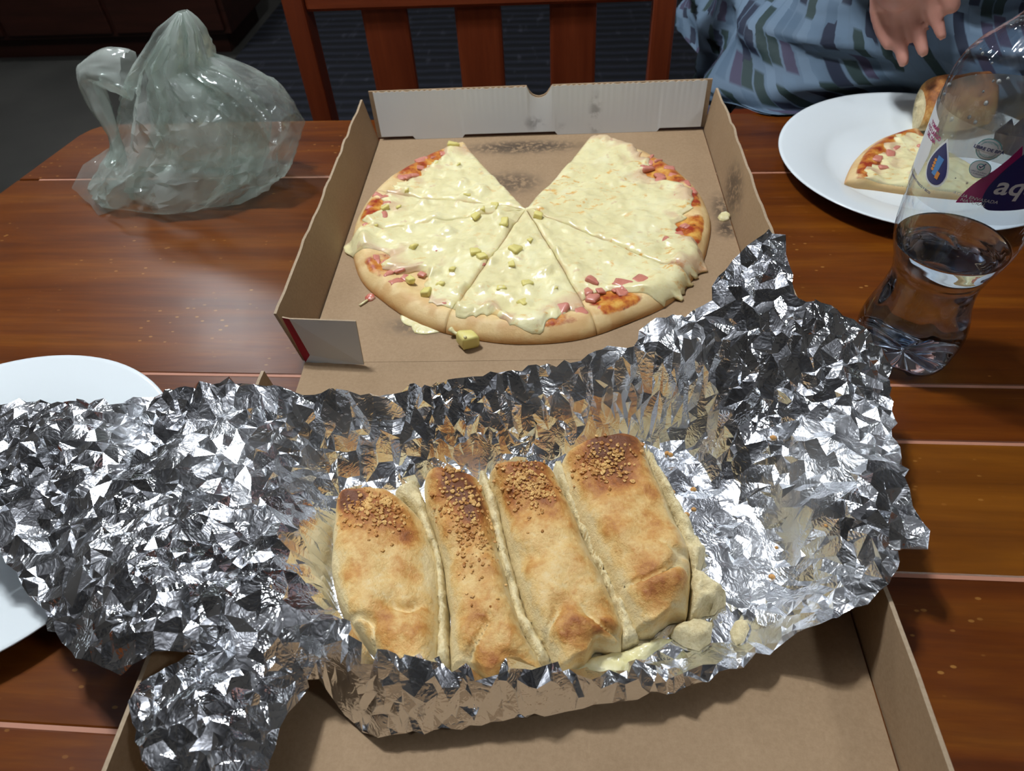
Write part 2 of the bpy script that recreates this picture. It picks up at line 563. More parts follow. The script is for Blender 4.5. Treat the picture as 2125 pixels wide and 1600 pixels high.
# person
m = Mat('skin')
v = m.coord()
m.set(Base_Color=m.ramp(m.noise(v, 30, 4), [(0.3, (0.50, 0.235, 0.185)), (0.7, (0.60, 0.30, 0.235))]), Roughness=0.5)
m.b.inputs['Subsurface Weight'].default_value = 0.15
m.b.inputs['Subsurface Radius'].default_value = (0.01, 0.004, 0.002)
m = Mat('tunic_cloth')
uvn = m.n('UVMap'); uvn.uv_map = 'UVMap'
wob = m.n('TexNoise', i_Scale=7.0, i_Detail=2.0)
m.l(uvn.outputs[0], wob.inputs['Vector'])
ad = m.n('VectorMath', operation='MULTIPLY_ADD'); m.l(wob.outputs['Color'], ad.inputs[0]); ad.inputs[1].default_value = (0.012, 0.025, 0); m.l(uvn.outputs[0], ad.inputs[2])
mp = m.n('Mapping'); mp.inputs['Scale'].default_value = (165, 50, 1); m.l(ad.outputs[0], mp.inputs[0])
vo = m.n('TexVoronoi', distance='CHEBYCHEV', i_Scale=1.0, i_Randomness=0.55); vo.voronoi_dimensions = '2D'; m.l(mp.outputs[0], vo.inputs['Vector'])
sep = m.n('SeparateColor'); m.l(vo.outputs['Color'], sep.inputs[0])
pc = m.ramp(sep.outputs[0], [(0.0, (0.105, 0.165, 0.24)), (0.26, (0.075, 0.125, 0.19)), (0.40, (0.012, 0.020, 0.045)), (0.56, (0.016, 0.038, 0.040)), (0.72, (0.05, 0.045, 0.090)), (0.86, (0.13, 0.195, 0.275))], 'CONSTANT')
gap = m.ramp(vo.outputs['Distance'], [(0.40, 0.0), (0.5, 1.0)])
pc = m.mix(gap, pc, (0.10, 0.155, 0.225))
m.set(Base_Color=pc, Roughness=0.75)
simple('dark_cloth', (0.012, 0.016, 0.028), 0.8)
simple('hair', (0.02, 0.012, 0.008), 0.5)
simple('eye', (0.6, 0.6, 0.6), 0.2)

# lamps
def emit(name, col, st):
    m = Mat(name)
    e = m.n('Emission'); e.inputs[0].default_value = (*col, 1); e.inputs[1].default_value = st
    m.l(e.outputs[0], m.out.inputs[0])


emit('bulb_main', LAMP_COL, LAMP_MAIN)
emit('bulb_far', LAMP_COL, LAMP_FAR)
emit('bulb_side', LAMP_COL, LAMP_SIDE)
simple('lamp_metal', (0.25, 0.25, 0.26), 0.4)
simple('lamp_white', (0.7, 0.7, 0.7), 0.6)

# ------------------------------------------------------------------ room shell
ZF, ZC = -0.75, 1.80
X0, X1, Y0, Y1 = -3.4, 2.8, -2.4, 4.6
def shell(name, a, b, mat):
    V, Fc = box([(p + q) / 2 for p, q in zip(a, b)], [abs(q - p) for p, q in zip(a, b)])
    return tag(mk(name, V, Fc, mat, sm=False), kind='structure')


shell('floor', (X0, Y0, ZF - 0.1), (X1, Y1, ZF), 'floor_tile')
shell('ceiling', (X0, Y0, ZC), (X1, Y1, ZC + 0.1), 'ceiling_paint')
shell('wall_left', (X0 - 0.1, Y0, ZF), (X0, Y1, ZC), 'wall_paint')
shell('wall_right', (X1, Y0, ZF), (X1 + 0.1, Y1, ZC), 'wall_paint')
shell('wall_back', (X0, Y1, ZF), (X1, Y1 + 0.1, ZC), 'wall_paint')
shell('wall_front', (X0, Y0 - 0.1, ZF), (X1, Y0, ZC), 'wall_paint')

# rug behind the chair
V, Fc = box((0.1, 2.55, ZF + 0.006), (3.0, 1.9, 0.012), 0, 0.003)
tag(mk('rug', V, Fc, 'rug_cloth', sm=False), 'dark navy ribbed rug on the floor behind the slatted chair', 'rug')

# low dark cabinet in the shadow, far left
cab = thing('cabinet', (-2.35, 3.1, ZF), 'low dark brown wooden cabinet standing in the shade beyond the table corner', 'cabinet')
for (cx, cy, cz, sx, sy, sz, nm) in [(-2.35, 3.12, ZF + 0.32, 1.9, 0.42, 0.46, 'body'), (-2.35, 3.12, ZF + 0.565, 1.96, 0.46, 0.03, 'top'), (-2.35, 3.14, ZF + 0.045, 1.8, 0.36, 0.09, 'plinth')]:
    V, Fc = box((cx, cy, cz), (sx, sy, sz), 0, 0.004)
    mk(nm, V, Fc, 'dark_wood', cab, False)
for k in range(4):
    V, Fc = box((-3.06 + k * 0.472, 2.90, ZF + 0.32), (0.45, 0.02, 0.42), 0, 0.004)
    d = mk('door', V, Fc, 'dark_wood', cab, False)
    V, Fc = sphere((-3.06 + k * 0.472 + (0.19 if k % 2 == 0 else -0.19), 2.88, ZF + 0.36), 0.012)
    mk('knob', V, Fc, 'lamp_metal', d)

# ------------------------------------------------------------------ lamps
def ceiling_lamp(loc, matb, rb, label):
    """three bare bulbs on short arms below a ceiling canopy"""
    x, y, z = loc
    t = thing('ceiling_lamp', (x, y, z), label, 'lamp')
    V, Fc = lathe([(0.0001, -0.03), (0.06, -0.03), (0.065, 0.0), (0.0001, 0.0)], (x, y, ZC), 32)
    mk('canopy', V, Fc, 'lamp_white', t)
    V, Fc = tube([(x, y, z + 0.10), (x, y, (z + ZC) / 2), (x, y, ZC - 0.02)], 0.006, 12)
    mk('stem', V, Fc, 'lamp_metal', t)
    for i in range(3):
        a = math.radians(20 + 120 * i)
        bxx, byy = x + 0.06 * math.cos(a), y + 0.06 * math.sin(a)
        V, Fc = tube([(x, y, z + 0.11), (x + 0.03 * math.cos(a), y + 0.03 * math.sin(a), z + 0.115), (bxx, byy, z + 0.10), (bxx, byy, z + 0.07)], 0.005, 10)
        arm = mk('arm', V, Fc, 'lamp_metal', t)
        V, Fc = lathe([(0.0001, 0.075), (0.016, 0.072), (0.018, 0.035), (0.0001, 0.033)], (bxx, byy, z), 20)
        mk('socket', V, Fc, 'lamp_white', arm)
        V, Fc = sphere((bxx, byy, z), rb, 14, 20)
        mk('bulb', V, Fc, matb, arm)


ceiling_lamp((-0.42, 0.66, 1.36), 'bulb_main', 0.034, 'three-armed lamp with bare bulbs on the ceiling above the table')


def downlight(x, y, matb, label, r=0.09):
    t = thing('ceiling_light', (x, y, ZC - 0.03), label, 'lamp')
    V, Fc = lathe([(0.0001, 0.006), (r, 0.006), (r, 0.0), (0.0001, 0.0)], (x, y, ZC - 0.028), 32)
    mk('diffuser', V, Fc, matb, t)
    V, Fc = lathe([(r + 0.002, -0.002), (r + 0.02, 0.0), (r + 0.024, 0.03), (r + 0.002, 0.03), (r + 0.002, -0.002)], (x, y, ZC - 0.03), 32)
    mk('ring', V, Fc, 'lamp_white', t)


downlight(-1.55, 2.35, 'bulb_far', 'round ceiling light over the far left of the room', 0.16)
downlight(1.30, -0.35, 'bulb_side', 'round ceiling light over the right of the room', 0.12)

# ------------------------------------------------------------------ dining table
TX1 = 0.95
TT = 0.032
table = thing('dining_table', (0.1, 0.35, ZF), 'varnished orange-brown wooden dining table with plank top and scratches', 'table')
def left_edge(y):
    pts = [(-0.12, -0.63), (0.2, -0.675), (0.45, -0.665), (0.643, -0.628), (0.77, -0.603), (0.785, -0.596), (0.795, -0.585), (0.8, -0.565)]
    return float(np.interp(y, [p[0] for p in pts], [p[1] for p in pts]))


seams = [-0.12, -0.02, 0.11, 0.2204, 0.321, 0.374, 0.670, 0.800]
tones = [0.4, 0.3, 0.25, 0.92, 0.30, 0.52, 0.38]
for a, b, tn in zip(seams[:-1], seams[1:], tones):
    g = 0.0009
    ys = sorted(set([a + g, b - g] + [y for y in (0.2, 0.45, 0.643, 0.70, 0.74, 0.77, 0.785, 0.793, 0.7975) if a + g < y < b - g]))
    poly = [(TX1, a + g), (TX1, b - g)] + [(left_edge(y), y) for y in reversed(ys)]
    V, Fc = prism(poly, -TT, 0.0)
    o = mk('board', V, Fc, 'table_wood', table, False)
    o.color = (tn, tn, tn, 1)
    md = o.modifiers.new('bevel', 'BEVEL'); md.width = 0.0014; md.segments = 2; md.limit_method = 'ANGLE'
    V, Fc = box(((TX1 + left_edge(b)) / 2 + 0.01, b, -0.0104), (TX1 - left_edge(b) - 0.03, 0.0026, 0.02))
    if b < 0.79:
        mk('seam', V, Fc, 'seam_highlight', table, False)  # strip added in the joint to carry the painted highlight
V, Fc = box((0.15, 0.34, -TT - 0.04), (1.3, 0.68, 0.08), 0, 0.004)
V, Fc = join([box((0.15, 0.70, -TT - 0.04), (1.3, 0.025, 0.08)), box((0.15, -0.02, -TT - 0.04), (1.3, 0.025, 0.08)), box((-0.5, 0.34, -TT - 0.04), (0.025, 0.70, 0.08)), box((0.8, 0.34, -TT - 0.04), (0.025, 0.70, 0.08))])
mk('apron', V, Fc, 'table_wood', table, False)
for x in (-0.46, 0.77):
    for y in (0.02, 0.66):
        V, Fc = box((x, y, (ZF - TT) / 2), (0.07, 0.07, -ZF - TT), 0, 0.005)
        mk('leg', V, Fc, 'table_wood', table, False)

# ------------------------------------------------------------------ chairs
def make_chair(loc, label):
    x0, y0, _ = loc
    t = thing('dining_chair', loc, label, 'chair', None)
    def p(nm, c, s, mat='chair_wood', bev=0.004):
        V, Fc = box((x0 + c[0], y0 + c[1], ZF + c[2]), s, 0, bev)
        return mk(nm, V, Fc, mat, t, False)
    # y0 is the plane of the back; the seat reaches toward -y
    for sx in (-1, 1):
        p('post', (sx * 0.224, 0.0, 0.49), (0.027, 0.034, 0.98))
        p('leg', (sx * 0.21, -0.40, 0.22), (0.036, 0.036, 0.44))
    p('top_rail', (0, 0.0, 0.893), (0.421, 0.022, 0.122), 'chair_wood_cross')
    p('lower_rail', (0, 0.0, 0.56), (0.421, 0.022, 0.06), 'chair_wood_cross')
    for dx in (-0.116, 0.000, 0.116):
        p('slat', (dx, 0.0, 0.71), (0.057, 0.012, 0.25))
    p('seat', (0, -0.21, 0.452), (0.45, 0.40, 0.024), 'chair_wood_cross', 0.008)
    p('front_rail', (0, -0.40, 0.40), (0.39, 0.02, 0.06), 'chair_wood_cross')
    for sx in (-1, 1):
        p('side_rail', (sx * 0.215, -0.2, 0.40), (0.02, 0.37, 0.06), 'chair_wood')
    return t


ch1 = make_chair((-0.126, 0.925, ZF), 'empty reddish wooden dining chair with three vertical back slats')
ch2 = thing('dining_chair', (0.50, 1.42, ZF), 'reddish wooden dining chair the person in the blue tunic sits on', 'chair')
for c in list(ch1.children):
    d = c.copy(); COL.objects.link(d); d.parent = ch2

# ------------------------------------------------------------------ pizza box
BY = 0.03588
BC = np.array([-0.0386, 0.5712])
CB, SB = math.cos(BY), math.sin(BY)
def bx(l):
    l = np.asarray(l, float)
    return np.stack([BC[0] + CB * l[..., 0] - SB * l[..., 1], BC[1] + SB * l[..., 0] + CB * l[..., 1], l[..., 2]], -1)


def lo(wp):
    d = np.asarray(wp, float)[..., :2] - BC
    return np.stack([CB * d[..., 0] + SB * d[..., 1], -SB * d[..., 0] + CB * d[..., 1]], -1)


pbox = thing('pizza_box', (BC[0], BC[1], 0), 'open brown cardboard pizza box with white folded back wall', 'pizza box')
CT = 0.0022
HW = 0.18


def sheet(name, lx, ly, z, nx, ny, mats, parent, grease=None, zf=None):
    xs, ys = np.meshgrid(np.linspace(*lx, nx), np.linspace(*ly, ny), indexing='ij')
    zz = np.full_like(xs, z)
    if zf is not None: zz = zz + zf(xs, ys)
    top = bx(np.stack([xs, ys, zz], -1))
    bot = top - np.array([0, 0, CT])
    V, Fc = slab(top, bot)
    a = np.zeros(nx * ny * 2)
    if grease is not None: a[:nx * ny] = grease(xs, ys).ravel()
    n1 = (nx - 1) * (ny - 1)
    midx = [0] * n1 + [1] * n1 + [2] * (len(Fc) - 2 * n1)
    return mk(name, V, Fc, None, parent, False, {'grease': a}, mats, midx)


def blob(xs, ys, cx, cy, rx, ry):
    return np.exp(-(((xs - cx) / rx) ** 2 + ((ys - cy) / ry) ** 2) ** 2)


def gq(px, py):
    return lo(U(px, py, 0.003))


g1, g2, g3, g4, g5 = gq(1110, 305), gq(1060, 380), gq(1500, 440), gq(880, 675), gq(1510, 480)
def grease(xs, ys):
    g = 0.95 * blob(xs, ys, g1[0] - 0.012, g1[1], 0.060, 0.014) + 0.75 * blob(xs, ys, g2[0], g2[1], 0.030, 0.020)
    g += 0.8 * blob(xs, ys, g3[0], g3[1], 0.010, 0.03) + 0.7 * blob(xs, ys, g4[0], g4[1], 0.03, 0.012) + 0.7 * blob(xs, ys, g5[0], g5[1], 0.012, 0.012)
    return np.clip(g, 0, 1)


KW = ['kraft_card', 'white_card', 'kraft_edge']
sheet('base_panel', (-HW, HW), (-HW, HW), 0.0034, 90, 90, KW, pbox, grease)
# the side walls of the base lean outward a little
WH = 0.049
def wall(name, sx, parent, y0, y1, h0, h1, lean, mats, grs=None, wavy=0.0, z0=0.002):
    n = 40
    t = np.linspace(0, 1, n)
    ys = y0 + (y1 - y0) * t
    hh = np.interp(t, np.linspace(0, 1, len(h0)), h0) if hasattr(h0, '__len__') else h0 + (h1 - h0) * t
    hh = hh + wavy * (vn(np.c_[ys * 60, ys * 0], 1, 3) - 0.5) * 0.004
    k = np.linspace(0, 1, 8)
    Z = z0 + hh[:, None] * k
    Xp = sx * (HW + 0.0012 + lean * k[None] + 0 * ys[:, None])
    Yp = np.repeat(ys[:, None], 8, 1)
    inn = bx(np.stack([Xp, Yp, Z], -1))
    out = bx(np.stack([Xp + sx * CT, Yp, Z], -1))
    V, Fc = slab(inn, out) if sx < 0 else slab(inn, out)
    a = np.zeros(2 * n * 8)
    if grs is not None: a[:n * 8] = grs(Yp, Z).ravel()
    nq = (n - 1) * 7
    return mk(name, V, Fc, None, parent, False, {'grease': a}, mats, [0] * nq + [1] * nq + [2] * (len(Fc) - 2 * nq))


KR = ['kraft_card', 'red_print', 'kraft_edge']
wall('left_wall', -1, pbox, -0.176, 0.178, WH, WH, 0.009, KR, None, 1.0)
gw = gq(1540, 440)
wall('right_wall', 1, pbox, -0.176, 0.182, [0.049, 0.049, 0.049, 0.050, 0.046], 0, 0.007, KW, lambda y, z: 0.9 * blob(y, z, gw[1] + 0.01, 0.022, 0.03, 0.02), 1.0)
# back wall: kraft outer, white folded-over inner panel with thumb notch, tabs and perforated top
n = 121
xs = np.linspace(-0.177, 0.177, n)
ztop = 0.0555 + 0.0006 * np.sign(np.sin(xs * 2 * np.pi / 0.0066))
nt = 0.0115
dn = np.abs(xs - 0.001)
ztop = np.where(dn < nt, np.minimum(ztop, 0.0555 - 0.0008 - np.sqrt(np.clip(nt ** 2 - dn ** 2, 0, None)) * 1.0), ztop)
zbot = np.where((xs > -0.14) & (xs < -0.085) | (xs > 0.02) & (xs < 0.13), 0.0036, 0.0075)
k = np.linspace(0, 1, 12)
Z = zbot[:, None] + (ztop - zbot)[:, None] * k
Xp = np.repeat(xs[:, None], 12, 1) * (1.0 + 0.01 * k)
Yp = 0.1765 + 0.006 * k[None] + 0 * Z
fr = bx(np.stack([Xp, Yp, Z], -1))
bk = bx(np.stack([Xp, Yp + 0.0018, Z], -1))
V, Fc = slab(bk, fr)
a = np.zeros(2 * n * 12)
a[n * 12:] = (0.9 * blob(Xp, Z, -0.004, 0.017, 0.011, 0.007) + 0.9 * blob(Xp, Z, 0.062, 0.023, 0.006, 0.022) + 0.6 * blob(Xp, Z, 0.026, 0.010, 0.005, 0.004)).ravel()
nq = (n - 1) * 11
mk('back_inner_panel', V, Fc, None, pbox, False, {'grease': a}, ['white_card', 'white_card', 'kraft_edge'], [0] * nq + [1] * nq + [2] * (len(Fc) - 2 * nq))
xo = np.linspace(-0.184, 0.184, n)
zo = np.where(np.abs(xo - 0.001) < 0.0125, 0.0555 - 0.001 - np.sqrt(np.clip(0.0125 ** 2 - (xo - 0.001) ** 2, 0, None)) * 1.1, 0.0525)
Zo = 0.002 + (zo - 0.002)[:, None] * k
Xo = np.repeat(xo[:, None], 12, 1) * (1 + 0.01 * k)
Yo = 0.186 + 0.006 * k[None] + 0 * Zo
V, Fc = slab(bx(np.stack([Xo, Yo + CT, Zo], -1)), bx(np.stack([Xo, Yo, Zo], -1)))
mk('back_wall', V, Fc, 'kraft_card', pbox, False, {'grease': np.zeros(len(V))})
# corner flap folded in at the front of the left wall: white face with a red printed margin
fa = U(585, 659, 0.047); fb = U(738, 667, 0.047); fc = U(755, 757, 0.006); fd = U(634, 752, 0.003); fe = U(643, 737, 0.010); fg = U(600, 662, 0.047)
nrm = np.array([0.0, 0.0013, 0.0])
Vf = np.array([fa, fg, fb, fc, fd, fe])
V = np.concatenate([Vf, Vf + nrm])
Fc = [(0, 4, 5, 1), (1, 5, 3, 2), (5, 4, 3), (6, 7, 11, 10), (7, 8, 9, 11), (11, 9, 10)]
for i, j in ((0, 1), (1, 2), (2, 3), (3, 4), (4, 0)):
    Fc.append((i, j, j + 6, i + 6))
mk('corner_flap', V, Fc, None, pbox, False, {'grease': np.zeros(12)}, ['white_card', 'red_print', 'kraft_card', 'kraft_edge'], [1, 0, 0, 2, 2, 2] + [3] * 5)

# lid, folded open toward the photographer and lying flat
LY0, LY1 = -0.545, -0.1815
sheet('lid_panel', (-HW, HW), (LY0, LY1), 0.0034, 60, 60, KW, pbox, None, lambda x, y: 0.0012 * np.exp(-((y - LY1) / 0.006) ** 2))
wall('lid_side', 1, pbox, LY0 + 0.003, -0.215, [0.043, 0.043, 0.043, 0.040, 0.016], 0, 0.002, KW, None, 1.0)
wall('lid_side', -1, pbox, LY0 + 0.003, -0.228, [0.043, 0.043, 0.043, 0.043, 0.043, 0.040], 0, 0.006, KW, None, 1.0)
q = [bx(np.array(p)) for p in [(-0.18, LY0, 0.002), (0.18, LY0, 0.002), (0.182, LY0 - 0.004, 0.044), (-0.182, LY0 - 0.004, 0.044)]]
V, Fc = panel(q, CT, np.array([-SB, CB, 0]), 2, 2)
mk('lid_front', V, Fc, 'kraft_card', pbox, False, {'grease': np.zeros(len(V))})

# ------------------------------------------------------------------ pizza
PZ = np.array([-0.0455, 0.575])
PC = np.array([-0.0496, 0.5843])
PR = 0.1675
PB = 0.0036
random.seed(4)


def chunk_mesh(name, mat, seed, squash=1.0):
    V, Fc = box((0, 0, 0), (1, 1, squash), 0, 0.20)
    V = V * np.array([1, 0.9, 1]) * (1 + 0.8 * (vn(V + seed * 3.1, 1.7, seed)[:, None] - 0.5))
    me = bpy.data.meshes.new(name)
    me.from_pydata(V.tolist(), [], Fc)
    me.materials.append(M[mat])
    me.polygons.foreach_set('use_smooth', np.ones(len(me.polygons), bool))
    return me


HAM = [chunk_mesh('ham_bit', 'ham', s, 0.45) for s in (1, 2, 3)]
PIN = [chunk_mesh('pineapple_chunk', 'pineapple', s, 0.8) for s in (4, 5, 6)]


def topping(name, meshes, wp, size, parent, rz=None, tilt=0.3):
    o = bpy.data.objects.new(name, random.choice(meshes))
    COL.objects.link(o)
    o.parent = parent
    o.location = Vector(np.asarray(wp) - ORG[parent.name])
    o.rotation_euler = (random.uniform(-tilt, tilt), random.uniform(-tilt, tilt), random.uniform(0, 3) if rz is None else rz)
    o.scale = (size, size * random.uniform(0.75, 1.1), size * random.uniform(0.8, 1.0))
    return o


def ring_r(apex, cen, R, a):
    d = np.stack([np.cos(a), np.sin(a)], -1)
    o = apex - cen
    b = (d * o).sum(-1)
    return -b + np.sqrt(b * b - (o @ o) + R * R)


def crust_z(d):
    z = 0.0085 + 0.0045 * np.exp(-((d - 0.014) / 0.010) ** 2)
    e = np.clip(d / 0.012, 0, 1)
    return 0.0015 + (z - 0.0015) * np.sqrt(np.clip(1 - (1 - e) ** 2, 0, 1))


def pizza_slice(name, a0, a1, apex, cen, R, zb, label, group, lobes, saucew, bumps, xf=None, cut=0.0003, seed=0, na=None, oilw=0.3, zoff=None):
    """apex / cen / R in slice coordinates; xf maps slice xy to world xy"""
    a0, a1 = math.radians(a0), math.radians(a1)
    na = na or max(24, int((a1 - a0) * 60))
    ns = 64
    A = np.linspace(a0, a1, na)
    s = np.linspace(0, 1, ns) ** 0.8
    rm = ring_r(apex, cen, R, A) * (1 + 0.012 * (vn(np.c_[A * 4, A * 0], 1, 5 + seed) - 0.5) * 2)
    # the two cut sides wander a little and keep a thin gap
    Agrid = np.repeat(A[None], ns, 0)
    tt = (Agrid - a0) / (a1 - a0)
    rr = s[:, None] * rm[None]
    def side_shift(r):
        def wob(a_edge):
            return 0.0022 * (vn(np.stack([r * 40, r * 0 + a_edge * 9], -1), 1, 9) - 0.5) * smooth(0.006, 0.03, r)
        g_ = cut * smooth(0.0, 0.004, r)
        return (wob(a0) + g_) * (1 - tt) + (wob(a1) - g_) * tt
    sh = side_shift(rr)
    X = apex[0] + rr * np.cos(Agrid) - sh * np.sin(Agrid)
    Y = apex[1] + rr * np.sin(Agrid) + sh * np.cos(Agrid)
    d = rm[None] - rr
    P2 = np.stack([X, Y], -1)
    zt = crust_z(d) + 0.0012 * (fbm(P2, 90, 2, 3) - 0.5)
    W = (lambda x, y: (x, y)) if xf is None else xf
    def to(x, y, z):
        wx, wy = W(x, y)
        return np.stack([wx, wy, zb + z + (0 if zoff is None else zoff(wx, wy))], -1)
    mid = (a0 + a1) / 2
    bx_, by_ = W(apex[0] + 0.1 * math.cos(mid), apex[1] + 0.1 * math.sin(mid))
    t = thing(name, (float(bx_), float(by_), zb), label, 'pizza', group)
    V, Fc = slab(to(X, Y, zt)[::-1], to(X, Y, np.minimum(zt - 0.0005, 0.0 * zt + 0.0003))[::-1])
    deg = np.degrees(Agrid)
    sa = 0 * deg
    for c0, wd, st in saucew:
        dd = (deg - c0 + 180) % 360 - 180
        sa = np.maximum(sa, st * np.exp(-(dd / wd) ** 2))
    sauce = sa * smooth(0.003, 0.010, d) * smooth(0.05, 0.03, d)
    bake = np.clip(1.0 * np.exp(-(zt / 0.0055) ** 2) + 0.55 * np.exp(-((d - 0.010) / 0.010) ** 2) * smooth(0.5, 0.62, fbm(P2, 60, 3, 8)), 0, 1)
    z2 = np.zeros_like(sauce)
    mk('crust', V, Fc, 'dough', t, True, {'sauce': np.concatenate([sauce[::-1].ravel(), z2.ravel()]), 'bake': np.concatenate([bake[::-1].ravel(), z2.ravel() + 0.7])})
    # cheese: lobed edge, lumps over buried toppings
    edge = np.full(na, 0.016)
    ad = np.degrees(A)
    for c0, wd, dv in lobes:
        dd = (ad - c0 + 180) % 360 - 180
        edge = edge + dv * np.exp(-(dd / wd) ** 2)
    edge = edge + 0.024 * (fbm(np.c_[A * 9, A * 0], 1, 3, 21 + seed) - 0.5) + 0.007 * (vn(np.c_[A * 40, A * 0], 1, 2 + seed) - 0.5)
    rc = rm - edge
    rr2 = s[:, None] * rc[None]
    sh = side_shift(rr2)
    X2 = apex[0] + rr2 * np.cos(Agrid) - (sh) * np.sin(Agrid)
    Y2 = apex[1] + rr2 * np.sin(Agrid) + (sh) * np.cos(Agrid)
    d2 = rm[None] - rr2
    zc = np.where(d2 > 0, crust_z(np.maximum(d2, 0)), 0.0015 - 0 * d2)
    zc = np.maximum(zc, 0.0016)
    Q = np.stack([X2, Y2], -1)
    th = 0.0028 + 0.0060 * (fbm(Q, 55, 3, 31) - 0.4) + 0.003 * (fbm(Q, 150, 2, 37) - 0.5)
    pl = smooth(0, 0.05, 1 - s)[:, None] ** 0.6
    edgeT = np.minimum(1, np.minimum(tt, 1 - tt) * (a1 - a0) * np.maximum(rr2, 0.004) / 0.004) ** 0.5
    for (wx, wy, r_, h_) in bumps:
        th = th + h_ * np.exp(-(((X2 - wx) ** 2 + (Y2 - wy) ** 2) / r_ ** 2) ** 1.5)
    top = zc + np.maximum(0.0006, np.maximum(th, 0.0010) * pl) * (0.35 + 0.65 * edgeT) + 0.0002
    bot = zc - 0.0006
    V, Fc = slab(to(X2, Y2, top)[::-1], to(X2, Y2, bot)[::-1])
    oil = np.clip(oilw * smooth(0.35, 0.65, fbm(Q, 22, 2, 77)) + 0.9 * smooth(0.035, 0.015, d2) * sa, 0, 1)
    for (a_, w_) in ((a0, 1), (a1, 1)):
        oil = np.clip(oil + 0.8 * oilw * np.exp(-(((Agrid - a_) * rr2) / 0.004) ** 2) * smooth(0.45, 0.6, fbm(Q, 60, 2, 5)), 0, 1)
    thin = smooth(0.03, 0.004, d2 - edge[None]) * smooth(0.5, 0.62, fbm(Q, 70, 2, 15)) + 0.5 * (1 - edgeT) * smooth(0.5, 0.6, fbm(Q, 90, 2, 19))
    zz = np.zeros(ns * na)
    mk('cheese', V, Fc, 'cheese', t, True, {'oil': np.concatenate([oil[::-1].ravel(), zz]), 'thin': np.concatenate([np.clip(thin, 0, 1)[::-1].ravel(), zz])})
    return t


def pxy(px, py, h=0.02):
    return U(px, py, h)


pine = [(886, 607, 17), (850, 583, 13), (1088, 628, 14), (1092, 590, 14), (1066, 519, 17), (1046, 463, 20), (985, 446, 12), (798, 433, 12), (828, 430, 8), (985, 523, 14), (1012, 537, 14), (922, 287, 18), (950, 343, 8), (1112, 440, 14), (1024, 430, 14), (1060, 550, 9), (860, 512, 14), (1000, 437, 12), (1035, 445, 11), (968, 405, 13), (905, 340, 10), (845, 395, 9), (780, 470, 9), (940, 560, 10), (915, 590, 11), (1040, 600, 12), (1100, 500, 10), (1150, 600, 8)]
hams = [(1160, 642, 22), (1203, 606, 20), (1180, 624, 16), (1232, 580, 20), (1290, 588, 26), (1330, 580, 24), (1352, 572, 18), (1388, 500, 18), (1410, 510, 22), (1425, 522, 18), (1402, 342, 22), (1378, 325, 16), (1360, 318, 14), (1425, 378, 16), (1440, 395, 16), (764, 396, 20), (762, 430, 16), (754, 462, 14), (832, 366, 18), (860, 360, 16), (872, 320, 16), (842, 318, 18), (905, 516, 12), (828, 556, 18), (876, 566, 12), (930, 625, 18), (1080, 645, 14), (1058, 428, 14), (1000, 545, 8), (935, 293, 12), (920, 300, 12), (1470, 440, 10), (1245, 600, 12)]
r8 = random.Random(8)
for an0, an1, kk_ in ((126, 166, 10), (170, 193, 8), (198, 248, 7), (270, 290, 4), (294, 323, 9), (328, 352, 8), (362, 398, 12)):
    for _ in range(kk_):
        aa_ = math.radians(r8.uniform(an0, an1)); rr_ = PR - r8.uniform(0.016, 0.032)
        hams.append((aa_, rr_, r8.uniform(10, 20), 'polar'))
hid = [(905, 455, 16), (800, 490, 14), (760, 500, 20), (900, 560, 14), (960, 600, 16), (1130, 560, 16), (1100, 600, 18), (1000, 600, 14), (940, 640, 16), (1020, 640, 14), (880, 420, 12), (1000, 395, 18), (960, 380, 14), (1200, 640, 12), (1040, 660, 12), (1150, 520, 12), (930, 480, 14), (850, 470, 12)]
SCL = 0.00060
allb = []
for L, hgt in ((pine, 0.0034), (hams, 0.0008), (hid, 0.0042)):
    for (x, y, s_, *po) in L:
        p = pxy(x, y, 0.016) if not po else np.array([PZ[0] + y * math.cos(x), PZ[1] + y * math.sin(x), 0.016])
        allb.append((p[0], p[1], s_ * SCL * 0.75, hgt))
cuts = [120.6, 168.6, 194.0, 251.3, 291.8, 325.6, 425.3]
names = ['pizza slice left of the missing wedge, tip touching bare cardboard', 'narrow pizza slice beside the wide slice left of the missing wedge',
         'wide cheesy pizza slice whose cheese spills over the crust beside the box left wall', 'pizza slice with bare pale crust and square ham cube toward the foil',
         'pizza slice with red ham strips at its crust facing the foil peak', 'double-width uncut pizza slice right of the missing wedge']
lobes = [[(132, 6, 0.004), (146, 9, 0.012), (160, 6, 0.002)], [(180, 8, 0.010)], [(199, 7, -0.022), (212, 9, 0.008), (232, 12, 0.020), (246, 5, -0.002)], [(262, 8, 0.006), (276, 8, -0.008), (287, 5, 0.004)], [(299, 8, 0.020), (318, 9, -0.022)], [(334, 8, -0.016), (347, 8, 0.018), (368, 7, -0.004), (386, 9, 0.020), (415, 12, -0.008)]]
sauces = [[(143, 18, 0.82)], [(181, 10, 0.85)], [(216, 10, 0.6), (190, 6, 0.7)], [(281, 9, 0.6)], [(301, 8, 1.0)], [(346, 10, 1.0), (386, 13, 1.0), (365, 8, 0.8)]]
slices = []
for i in range(6):
    t = pizza_slice('pizza_slice', cuts[i], cuts[i + 1], PC, PZ, PR, PB, names[i], 'slices of the pizza in the box', lobes[i], sauces[i], allb, oilw=0.30 if i < 4 else 0.75)
    slices.append(t)


def owner(p):
    an = math.degrees(math.atan2(p[1] - PC[1], p[0] - PC[0])) % 360
    if an < 120.6: an += 360
    for i in range(6):
        if cuts[i] <= an < cuts[i + 1]: return slices[i]
    return slices[5]


